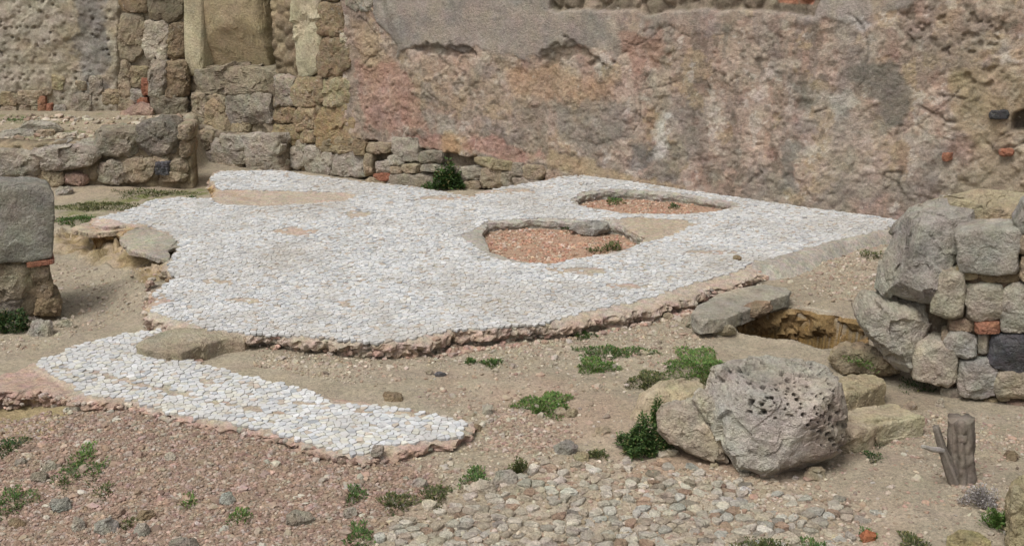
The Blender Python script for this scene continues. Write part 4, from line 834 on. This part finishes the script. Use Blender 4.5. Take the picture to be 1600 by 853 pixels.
# ------------------------------------------------------------------ loose stones
LOOSE = [(64,719,89,738,PALE,'white angular stone beside green weeds on the pink gravel at lower left'),(23,716,42,729,GREY,'grey stone left of the white angular stone'),(47,736,76,755,GREY,'flat grey stone below the white angular stone'),
 (79,778,113,801,(.30,.29,.24),'biggest grey stone among the weeds at lower left'),(113,807,132,830,LGREY,'upright grey stone between two larger grey stones at lower left'),(148,810,187,835,(.30,.28,.24),'wide grey wedge stone near the bottom left'),(11,810,40,826,BROWN,'brown stone near the bottom left corner'),
 (209,817,236,838,LGREY,'pale stone right of the wide grey wedge stone'),(217,796,243,814,BROWN,'dark brown stone above the pale stone on the pink gravel'),(345,769,369,789,(.34,.33,.28),'lone greenish grey stone on the pink gravel'),(173,788,196,807,PINKT,'pinkish stone amid the pink gravel'),
 (266,840,308,866,GREY,'grey stone cut by the bottom edge at left'),(258,705,275,721,PALE,'small pale stone below the middle of the mosaic strip'),(537,792,557,811,LGREY,'grey stone standing above a weed near the paving'),(598,611,629,629,BROWN,'dark brown clod on the sand behind the mosaic strip'),
 (754,631,771,649,LGREY,'pale upright stone on the sand right of the mosaic strip'),(448,797,488,822,GREY,'mossy grey stone in the pink gravel near bottom centre'),(644,748,668,765,LGREY,'bluish grey stone above the weedy patch'),(678,581,697,590,(.12,.115,.115),'small dark flat stone on the sand before the mosaic edge'),
 (559,705,589,730,LGREY,'grey stone stuck in the broken front end of the mosaic strip'),(579,695,600,711,LGREY,'smaller stone above the grey stone at the strip end'),(733,750,776,774,PALE,'pale rounded stone at the upper left corner of the rough paving'),(770,732,808,758,LGREY,'grey stone under a weed at the paving edge'),
 (779,757,812,774,PALE,'flat pale stone just right of the rounded corner stone'),(866,689,902,711,(.29,.265,.23),'grey pointed stone on the sand above the paving'),(929,666,954,679,TAN,'flat tan stone left of the bush'),(866,636,886,652,TAN,'tan stone below the round weed'),(883,638,905,654,TAN,'second tan stone below the round weed'),
 (1026,702,1063,715,PALE,'pale flat stone at the foot of the bush'),(1151,759,1177,774,(.55,.53,.50),'bright white stone on the paving below the pitted boulder'),(896,706,921,721,YEL,'yellowish stone at the upper edge of the paving'),(1256,730,1291,751,TAN,'tan stone in front of the pitted boulder'),(1343,830,1369,847,(.36,.14,.07),'red brick lump near the bottom edge'),
 (1568,704,1591,721,BROWN,'brown stone on the sand right of the stump'),(1433,652,1449,663,PINKT,'reddish stone at the tip of the ochre slab'),(1460,622,1476,637,PALE,'pale round stone in front of the dry stone wall'),(1412,627,1433,641,TAN,'tan stone above the sunk ochre slab'),(1145,398,1159,408,BROWN,'lone brown stone lying on the mosaic near its right edge'),
 (1049,467,1076,485,PALE,'pale stone below the mosaic edge, left of the slab'),(1034,488,1052,502,TAN,'small tan stone on the sand near the slab'),(1013,492,1026,502,TAN,'smaller tan stone further left of the slab'),(140,365,156,378,PALE,'pale stone in the eroded bank at left'),(44,500,84,528,(.36,.325,.26),'pale faceted stone at the foot of the ashlar stub'),
 (35,487,60,504,LGREY,'grey stone between bush and ashlar stub'),(80,500,115,513,PALE,'flat pale stone right of the ashlar stub foot'),(5,502,35,522,GREY,'grey stone under the bush at the left edge'),(86,291,114,307,LGREY,'rounded stone at the foot of the terrace wall'),(1110,650,1130,671,TAN,'pebble caught between the two boulders'),
 (1110,723,1124,734,TAN,'small stone under the tip of the buff boulder'),(580,538,612,558,(.33,.29,.27),'grey stone under the front mosaic edge'),(640,535,668,552,TAN,'tan stone under the front mosaic edge'),(500,533,525,549,PALE,'pale stone below the front mosaic edge'),(436,531,450,543,PALE,'small pale stone in the shadow under the mosaic edge'),(700,520,718,534,PINKT,'pink stone at the corner of the front mosaic edge'),
 (108,628,140,642,GREY,'grey lump at the left end of the mosaic strip'),(735,662,752,676,BROWN,'brown clod at the right tip of the mosaic strip')]
def vpx(px, py, y):
    d = np.array([(px - 800) / F, CP - (py - 426.5) / F * SP, -SP - (py - 426.5) / F * CP]); return view_plane(np.array([0, 0, H]) + d * (y / d[1]))
for x0, y0, x1, y1, cc, lb in LOOSE:
    b = gp((x0 + x1) / 2, y1 - 2); wd = (x1 - x0) / F * b[1]
    y = b[1]
    if lb.startswith('lone brown stone lying'): y = float(at((x0 + x1) / 2, y1, ZM)[1])
    if lb.startswith('pebble caught'): y = 5.85
    if lb.startswith('pale stone in the eroded'): y = float(at(148, 377, -.02)[1])
    if lb.startswith('smaller stone above'): y = float(at(590, 709, ZS)[1])
    o = stone('loose_stone', (x0, y0, x1, y1 + 3), vpx((x0 + x1) / 2, (y0 + y1) / 2, y + wd * .25), wd * .8, cc, None, sub=5, facets=8, fd=.62, box=2.8, e=2.8, jit=.16, front=-wd * .4, cf=1.6, chip=.10, rough=.025, cvar=.12)
    tag(o, lb, 'stone', 'loose stones scattered over the ruin')

# ------------------------------------------------------------------ rough paving and gravel
PAVE = pp([(570,830),(640,795),(700,765),(735,752),(800,738),(860,716),(960,716),(1060,722),(1150,735),(1250,752),(1340,775),(1400,800),(1330,830),(1330,900),(520,900)], .01)
def pavez(P): return gz(P) + .004
def pavedrop(W, R):
    q = np.column_stack([W, np.zeros(len(W))]); s = sdp(W, PAVE)
    return R.random(len(W)) < .05 + .35 * ss(.1, .6, fbm(q, 2.2, 3, 91)) + .5 * ss(-.25, 0, s)
def pavec(c, R):
    v = R.normal(1, .16); k = R.random()
    b = (.46, .41, .335) if k < .5 else (.42, .355, .27) if k < .8 else (.44, .41, .35) if k < .93 else (.34, .24, .17)
    return tuple(x * v for x in b)
pav = tiles('stone_paving', PAVE, [], 0.074, .050, math.radians(-4), .003, pavez, .010, pavedrop, pavec, M_STONE, None, rnd=1, tilt=.06, bev=.78, bz=.0045, hv=.005, depth=.02, seed=8, jit=.48, dusty=.5)
tag(pav, kind='structure')

def scatter(name, n, poly, smin, smax, palette, seed, z=0.0, sub=1, zf=None, dens=None, sink=.35, power=2.2, kind='stuff', avoid=()):
    R = np.random.default_rng(seed); pl = np.asarray(poly); mn = pl.min(0); mx = pl.max(0); P = np.zeros((0, 2))
    while len(P) < n:
        q = R.uniform(mn, mx, (n * 2, 2)); q = q[sdp(q, pl) < 0]
        for a in avoid: q = q[sdp(q, a) > 0]
        if dens is not None: q = q[R.random(len(q)) < dens(q)]
        P = np.concatenate([P, q])
    P = P[:n]; Zg = (zf or gz)(P)
    D, Fx = ico(sub); nv = len(D)
    s = smin + (smax - smin) * R.random(n) ** power
    sc = np.stack([s * R.uniform(.7, 1.3, n), s * R.uniform(.7, 1.2, n), s * R.uniform(.45, .85, n)], -1)
    J = D[None] * (1 + R.uniform(-.28, .28, (n, nv, 1)))
    V = J * sc[:, None, :]
    a = R.uniform(0, 6.283, n); tl = R.normal(0, .35, n)
    y1 = V[..., 1] * np.cos(tl)[:, None] - V[..., 2] * np.sin(tl)[:, None]; z1 = V[..., 1] * np.sin(tl)[:, None] + V[..., 2] * np.cos(tl)[:, None]
    x2 = V[..., 0] * np.cos(a)[:, None] - y1 * np.sin(a)[:, None]; y2 = V[..., 0] * np.sin(a)[:, None] + y1 * np.cos(a)[:, None]
    V = np.stack([x2 + P[:, :1], y2 + P[:, 1:2], z1 + Zg[:, None] + (sc[:, 2] * (1 - 2 * sink))[:, None] * .6], -1).reshape(-1, 3)
    pal = np.array(palette, float); ci = R.integers(0, len(pal), n); C = pal[ci] * R.normal(1, .15, (n, 1)); C = np.repeat(C, nv, 0)
    Fa = (Fx[None] + (np.arange(n) * nv)[:, None, None]).reshape(-1, 3)
    o = link(name, mesh(name, V, Fa, C, False, M_GRAVEL))
    return tag(o, kind=kind)
pinks = [(.275,.195,.148),(.24,.17,.125),(.305,.22,.168),(.22,.158,.117),(.29,.22,.18),(.31,.26,.215),(.27,.215,.165),(.19,.13,.10)]
sands = [(.315,.265,.195),(.345,.295,.225),(.26,.205,.145),(.275,.20,.15),(.42,.36,.29),(.25,.19,.135),(.33,.27,.2)]
reds = [(.34,.195,.135),(.37,.22,.155),(.31,.175,.12),(.39,.27,.195),(.27,.165,.115),(.42,.33,.26),(.33,.25,.18)]
ppink = pp(PINK, 0.0)
scatter('pink_gravel', 34000, ppink, .004, .0145, pinks, 1, power=2.6, avoid=(SBED,), dens=lambda q: ss(.05, -.15, sdp(q, ppink)))
scatter('pink_gravel', 420, ppink, .014, .028, pinks + [(.36,.33,.27)], 2, sub=2, avoid=(SBED,), power=2.5)
FRONT = pp([(380,535),(700,535),(860,520),(1000,495),(1080,475),(1200,450),(1380,380),(1420,420),(1360,470),(1140,520),(1000,600),(960,700),(700,760),(640,720),(740,670),(640,625),(400,580)], 0)
scatter('sand_grit', 8000, FRONT, .003, .015, sands, 3, power=3.2, avoid=(BED, SBED, PIT), dens=lambda q: .15 + .85 * ss(-.2, .5, fbm(np.column_stack([q, q[:, :1] * 0]), 1.6, 3, 95)))
RIGHT = pp([(1000,740),(1180,745),(1330,700),(1450,640),(1600,650),(1640,900),(1000,900)], 0)
scatter('sand_grit', 4200, RIGHT, .003, .014, [(.32,.265,.2),(.34,.29,.225),(.27,.205,.15),(.28,.2,.155),(.25,.19,.14)], 4, power=3.0, dens=lambda q: .15 + .85 * ss(-.2, .5, fbm(np.column_stack([q, q[:, :1] * 0]), 2.2, 3, 96)))
LEFT = pp([(0,520),(90,410),(230,430),(240,490),(100,540),(0,570)], -.1)
scatter('sand_grit', 900, LEFT, .004, .016, sands, 5, power=3, avoid=(SBED, BED))
scatter('paving_grit', 4500, PAVE, .004, .018, sands, 6, power=2.8)
dn_ = lambda q: .12 + .88 * ss(-.45, .2, fbm(np.column_stack([q, q[:, :1] * 0]), 5, 3, 93))
scatter('red_gravel', 2400, HB_B, .005, .02, reds, 7, power=2.4, dens=dn_)
scatter('red_gravel', 1100, HA_B, .006, .018, reds, 8, power=2, dens=lambda q: ss(at(1120, 318, .1)[0], at(1040, 318, .1)[0], q[:, 0]))
rimz = lambda P: np.minimum(gz(P), .1)
EDGE = pp([(232,500),(330,520),(400,530),(540,545),(600,550),(700,535),(750,527),(850,520),(960,502),(1080,478),(1180,448),(1195,455),(1100,487),(960,515),(850,535),(700,552),(600,562),(400,545),(300,530)], .03)
scatter('edge_rubble', 900, EDGE, .006, .030, [(.33,.25,.2),(.30,.2,.155),(.37,.32,.25),(.26,.19,.14)], 9, power=2.4, avoid=(BED, SBED))
scatter('sand_grit', 420, FRONT, .008, .030, [(.33,.28,.215),(.30,.255,.20),(.36,.315,.26),(.29,.215,.165),(.25,.2,.15)], 13, sub=2, power=3, avoid=(BED, SBED, PIT))
scatter('sand_grit', 260, RIGHT, .006, .024, [(.33,.28,.215),(.30,.255,.20),(.36,.315,.26),(.29,.2,.15)], 14, sub=2, power=3)
scatter('sand_grit', 150, LEFT, .006, .026, [(.33,.28,.215),(.30,.255,.20),(.36,.315,.26)], 15, sub=2, power=3, avoid=(BED, SBED))
CL = pp([(640,600),(760,590),(900,600),(920,680),(860,720),(740,700),(700,640)], 0)
scatter('sand_grit', 900, CL, .004, .017, [(.27,.195,.15),(.29,.22,.17),(.25,.18,.135),(.34,.29,.23)], 12, power=2.4, avoid=(SBED,), dens=lambda q: ss(-.1, .5, fbm(np.column_stack([q, q[:, :1] * 0]), 3, 3, 98)))
scatter('terrace_grit', 1300, np.array([(-7.5, TERR_Y + .3), (-4.0, TERR_Y + .3), (-4.0, 15), (-7.5, 15)]), .008, .065, sands + [(.33,.29,.23)], 10, power=3.6)

# ------------------------------------------------------------------ plants
def plant(name, px, py, wpx, hpx, label, cat, n, leaf, cols, seed, base=None, group=None, mat_=False, spread=1.0, up=.5, slim=.42, stems=True, dn=1.8):
    n = int(n * dn); R = np.random.default_rng(seed); b = gp(px, py) if base is None else np.asarray(base, float)
    k = b[1] / F; rx = wpx * k / 2; h = hpx * k; ry = rx * (.75 if not mat_ else 1.0) * spread
    if mat_: ry = max(hpx * k / .30 / 2, .03); h = .035
    t = R.uniform(0, 6.283, n); r = np.sqrt(R.random(n)); r = np.where(R.random(n) < .08, r * R.uniform(1, 1.18, n), r); irregular = 1 + .3 * np.sin(t * 3 + seed) + .18 * np.sin(t * 7 + 2 * seed)
    bx = rx * r * np.cos(t) * irregular; by = ry * r * np.sin(t) * irregular
    dome = np.sqrt(np.maximum(0, 1 - r ** 2)) * .8 + .2
    clump = .6 + .5 * vn(np.column_stack([bx * 25, by * 25, np.zeros(n)]), seed)
    z = h * dome * np.clip(clump, .15, 1.1) * R.uniform(.25, 1, n)
    ln = leaf * R.uniform(.6, 1.3, n); az = np.arctan2(by, bx) + R.normal(0, .9, n); el = R.normal(up, .45, n)
    d = np.stack([np.cos(az) * np.cos(el), np.sin(az) * np.cos(el), np.sin(el)], -1)
    sx = np.stack([-np.sin(az), np.cos(az), R.normal(0, .35, n)], -1)
    zb = gz(np.column_stack([b[0] + bx, b[1] + by])) if base is None else np.full(n, b[2])
    o = np.stack([b[0] + bx, b[1] + by, zb + z], -1)
    wd = (ln * slim)[:, None]; L = ln[:, None]
    V = np.stack([o, o + d * L * .5 + sx * wd * .5, o + d * L + np.array([0, 0, -.15]) * L, o + d * L * .5 - sx * wd * .5, o + d * L * .5 + np.array([0, 0, -.12]) * L], 1).reshape(-1, 3)
    i = (np.arange(n) * 5)[:, None]; Fs = [np.concatenate([i + [0, 1, 4], i + [1, 2, 4], i + [2, 3, 4], i + [3, 0, 4]])]
    C = np.array(cols)[R.integers(0, len(cols), n)] * R.normal(1, .2, (n, 1)); C = np.where(R.random((n, 1)) < .1, np.array([.19, .17, .07]) * (1 if name != 'dry_plant' else 1), C); C = np.repeat(C, 5, 0)
    if stems:
        m = min(n // 3, 160); j = R.choice(n, m, False); p0 = np.stack([b[0] + bx[j] * .35, b[1] + by[j] * .35, zb[j] - .01], -1); p1 = o[j]; wv = np.array([.0018, 0, 0])
        mid = (p0 + p1) / 2 + np.array([0, .001, 0])
        SV = np.stack([p0 - wv, p0 + wv, p1 + wv * .6, p1 - wv * .6], 1).reshape(-1, 3); kk = len(V); q = (kk + np.arange(m) * 4)[:, None]
        V = np.concatenate([V, SV]); Fs.append(np.concatenate([q + [0, 1, 2, 3]])); C = np.concatenate([C, np.tile(np.array(cols[0]) * .8, (len(SV), 1))])
    o = put(name, V, Fs, C, M_LEAF, None, smooth=False, origin=(b[0], b[1], b[2]))
    return tag(o, label, cat, group)
GREEN = [(.065,.12,.03),(.085,.145,.04),(.05,.095,.026),(.10,.16,.045)]
BRIGHT = [(.095,.175,.04),(.12,.20,.05),(.07,.14,.033),(.15,.205,.06)]
DEEP = [(.035,.068,.02),(.045,.085,.027),(.06,.105,.03),(.025,.05,.017)]
OLIVE = [(.085,.10,.035),(.12,.12,.045),(.06,.08,.028)]
SG = 'low green weeds on the sand'
plant('leafy_bush', 1003, 708, 72, 78, 'dark green leafy bush at the foot of the buff boulder', 'bush', 2600, .020, DEEP + GREEN, 1)
plant('leafy_bush', 1028, 672, 26, 64, 'upright green sprig climbing between the ochre and buff boulders', 'bush', 500, .018, GREEN, 2, base=(float(at(1028, 672, .1)[0]), 6.02, .1))
pb = WALL.xyz(*WALL.px([712], [290]).T)[0] - WALL.w * .14
plant('wall_shrub', 712, 290, 42, 50, 'dark green shrub growing at the foot of the plastered wall', 'shrub', 620, .05, DEEP + GREEN[:1], 3, base=pb)
plant('wall_shrub', 690, 291, 36, 14, 'small low green plant left of the wall shrub', 'shrub', 300, .03, DEEP + GREEN, 33, base=WALL.xyz(*WALL.px([690], [293]).T)[0] - WALL.w * .18)
plant('leafy_bush', 15, 516, 60, 46, 'dark green bush at the foot of the ashlar stub', 'bush', 1800, .024, DEEP, 4)
for i, (px, py, wp, hp, n, cols, lb) in enumerate([(955,553,118,16,700,GREEN,'thin flat weed mat nearest the mosaic edge'),(932,574,64,20,600,BRIGHT,'bright weed mat below the thin flat mat'),(1095,575,118,44,2000,BRIGHT,'largest bright green weed mat behind the pitted boulder'),(1014,598,62,30,700,OLIVE,'olive weed tuft above the ochre boulder'),(852,634,86,26,1100,BRIGHT,'round bright weed alone on the sand'),
      (768,569,30,10,160,GREEN,'tiny dark weed on the sand left of the weed mats'),(735,567,18,7,80,GREEN,'tiniest weed left of the tiny dark weed'),(912,526,34,10,160,GREEN,'small weed close under the mosaic edge'),(1110,598,40,14,260,OLIVE,'yellow green weed strip behind the ochre boulder'),
      (935,712,34,8,130,OLIVE,'thin weed left of the bush above the paving')]):
    plant('weed', px, py, wp, hp, lb, 'weed', n, .019, cols, 20 + i, group=SG, mat_=True, up=.7)
for i, (px, py, wp, hp, n, cols, lb) in enumerate([(742,752,50,24,420,GREEN,'weed at the upper left edge of the rough paving'),(808,738,36,34,260,OLIVE,'taller grassy weed at the top of the rough paving'),(680,776,50,24,420,OLIVE,'olive weed in the patch left of the paving'),(620,790,60,20,420,OLIVE,'low olive weed left end of the weedy patch'),(556,775,32,16,240,GREEN,'dark weed on the gravel left of the weedy patch'),
      (560,842,46,30,420,GREEN,'green weed at the left corner of the paving'),(130,715,44,22,360,BRIGHT,'bright weed above the white angular stone'),(108,745,44,26,260,GREEN,'weed right of the white angular stone'),(150,740,30,26,160,GREEN,'sparse weed right of two weeds at lower left'),(15,700,50,26,420,DEEP,'dark weed at the left edge below the pink mortar'),(20,785,70,30,520,GREEN,'grassy weed at the left edge near the bottom'),
      (294,788,26,16,130,BRIGHT,'bright small weed in the middle of the pink gravel'),(375,810,40,18,200,BRIGHT,'bright weed near the bottom of the pink gravel'),(160,770,30,14,110,OLIVE,'faint yellow weed above the wide grey wedge stone'),(200,820,20,12,90,OLIVE,'yellowish weed left of the pale stone'),
      (1560,822,52,56,700,BRIGHT,'bright feathery weed at the lower right by the lichen rock'),(1190,868,90,42,900,OLIVE,'dark olive weed cut by the bottom edge'),(1275,862,50,30,360,GREEN,'green weed at the bottom edge right of the olive weed'),(1430,852,50,26,420,OLIVE,'olive weed at the bottom edge near the red lump'),(1355,838,26,14,140,GREEN,'small weed behind the red brick lump'),
      (1340,560,40,30,420,BRIGHT,'grass tuft on the rough tan mound'),(1446,540,44,60,800,DEEP,'dark green growth in the gap beside the dry stone wall'),(1365,690,44,14,200,DEEP,'dark moss under the sunk ochre slab'),(1365,715,30,12,140,DEEP,'dark moss right of the pitted boulder'),(1440,605,80,20,300,DEEP,'dark moss patch in front of the tan wall block'),
      (150,322,150,26,1500,OLIVE,'dry grass strip behind the left mosaic corner'),(118,346,70,28,1100,GREEN,'green grass by the grey ashlar block'),(30,190,60,8,260,GREEN,'grass strip on the terrace below the left wall'),(290,245,14,20,120,DEEP,'dark fern at the corner of terrace and step'),(235,303,120,16,800,OLIVE,'thin grass at the foot of the terrace wall'),
      (960,316,26,16,220,GREEN,'weed at the back rim of the far hole'),(1052,325,14,10,90,DEEP,'tiny weed in the right half of the far hole'),(958,388,30,18,300,OLIVE,'olive weed inside the near hole'),(1012,376,28,14,220,GREEN,'green weed at the right corner of the near hole'),(885,358,26,12,160,DEEP,'dark weed at the back of the near hole'),(935,395,40,8,120,OLIVE,'thin weed left of the olive weed in the near hole'),
      (1362,400,40,14,160,OLIVE,'dry grass in the shadow behind the leaning boulder')]):
    kw = {}
    if 'tan mound' in lb: kw = dict(base=(*at(1340, 556, .14)[:2] , .12))
    plant('weed', px, py, wp, hp, lb, 'weed', n, .018 if py > 500 else .026, cols, 60 + i, group='weeds growing among the ruins', up=.8, mat_=(hp < 31), dn=1.0, **kw)
plant('dry_plant', 1532, 788, 58, 42, 'dry greyish white twiggy plant at the foot of the stump', 'plant', 900, .014, [(.42,.39,.37),(.30,.27,.26),(.20,.17,.16),(.5,.47,.45)], 150, up=.7, slim=.35)

# ------------------------------------------------------------------ wooden stump
sb = gp(1503, 752); kpx = sb[1] / F
st = thing('wooden_stump', 'grey weathered wooden post stump with a broken side branch, standing in the sand', 'stump', sb)
def limb(name, pts, rads, nseg, nring, col, seed, groove=.12, capz=True):
    pts = np.array(pts, float); rads = np.array(rads, float); T = np.linspace(0, len(pts) - 1, nring); i = np.minimum(T.astype(int), len(pts) - 2); f = (T - i)[:, None]
    C = pts[i] * (1 - f) + pts[i + 1] * f; Rr = (rads[i] * (1 - f[:, 0]) + rads[i + 1] * f[:, 0])
    a = np.linspace(0, 2 * math.pi, nseg, endpoint=False); V = []
    ax = pts[-1] - pts[0]; ax /= np.linalg.norm(ax); e1 = np.cross(ax, [0, 1, 0.01]); e1 /= np.linalg.norm(e1); e2 = np.cross(ax, e1)
    for k in range(nring):
        q = np.column_stack([np.cos(a) * 3, np.sin(a) * 3, np.full(nseg, k * .12)])
        r = Rr[k] * (1 + groove * fbm(q, 1.6, 3, seed) + .07 * np.sin(a * 7 + .1 * k + seed))
        V.append(C[k] + np.outer(np.cos(a) * r, e1) + np.outer(np.sin(a) * r, e2))
    V.append(C[-1][None] + ax * Rr[-1] * .05); V = np.concatenate(V)
    top = nseg * (nring - 1); V[top:top + nseg] += np.outer(.3 * Rr[-1] * vn(np.column_stack([np.cos(a) * 2, np.sin(a) * 2, a * 0]), seed), ax)
    ii = np.arange(nseg * nring).reshape(nring, nseg); A = ii[:-1]; B = ii[1:]
    q = np.stack([A, np.roll(A, -1, 1), np.roll(B, -1, 1), B], -1).reshape(-1, 4); tpf = np.stack([ii[-1], np.roll(ii[-1], -1), np.full(nseg, nseg * nring)], -1)
    Cc = np.tile(np.array(col), (len(V), 1)) * (1 + .35 * np.tile(np.append(vn(np.column_stack([np.cos(a) * 5, np.sin(a) * 5, a * 0]), seed + 1), [])[None], (nring, 1)).ravel()[:, None] if False else np.concatenate([np.tile(1 + .35 * vn(np.column_stack([np.cos(a) * 5, np.sin(a) * 5, a * 0]), seed + 1), nring), [1]]))[:, None] if False else np.tile(np.array(col), (len(V), 1)) * np.concatenate([np.tile(1 + .35 * vn(np.column_stack([np.cos(a) * 5, np.sin(a) * 5, a * 0]), seed + 1), nring), [1.0]])[:, None]
    return put(name, V, [q, tpf], Cc, M_WOOD, st)
def sp(px, py, dy=0.0):
    y = sb[1] + dy; p = Plane((0, y, 0), (1, 0)); ab = p.px(px, py); return p.xyz(*ab[..., None])[0] if False else p.xyz([ab[0]], [ab[1]])[0]
limb('trunk', [sp(1504,770), sp(1503,735), sp(1502,700), sp(1501,653)], [22 * kpx, 20.5 * kpx, 20 * kpx, 20.5 * kpx], 48, 40, (.165, .138, .112), 3, groove=.22)
limb('side_branch', [sp(1492,752,-.02), sp(1482,725,-.02), sp(1472,700,-.02), sp(1462,666,-.02)], [11 * kpx, 9.5 * kpx, 7 * kpx, 5 * kpx], 24, 26, (.16, .135, .112), 9, groove=.2)
limb('twig', [sp(1473,703,-.03), sp(1458,702,-.06), sp(1441,697,-.09)], [5 * kpx, 4.5 * kpx, 3 * kpx], 12, 10, (.30, .275, .25), 14)
kn = gp(1503, 752); stone('knot', (1498,680,1512,692), frontal(sb[1] - 20.5 * kpx), .02, (.19, .16, .13), st, M_WOOD, sub=3)
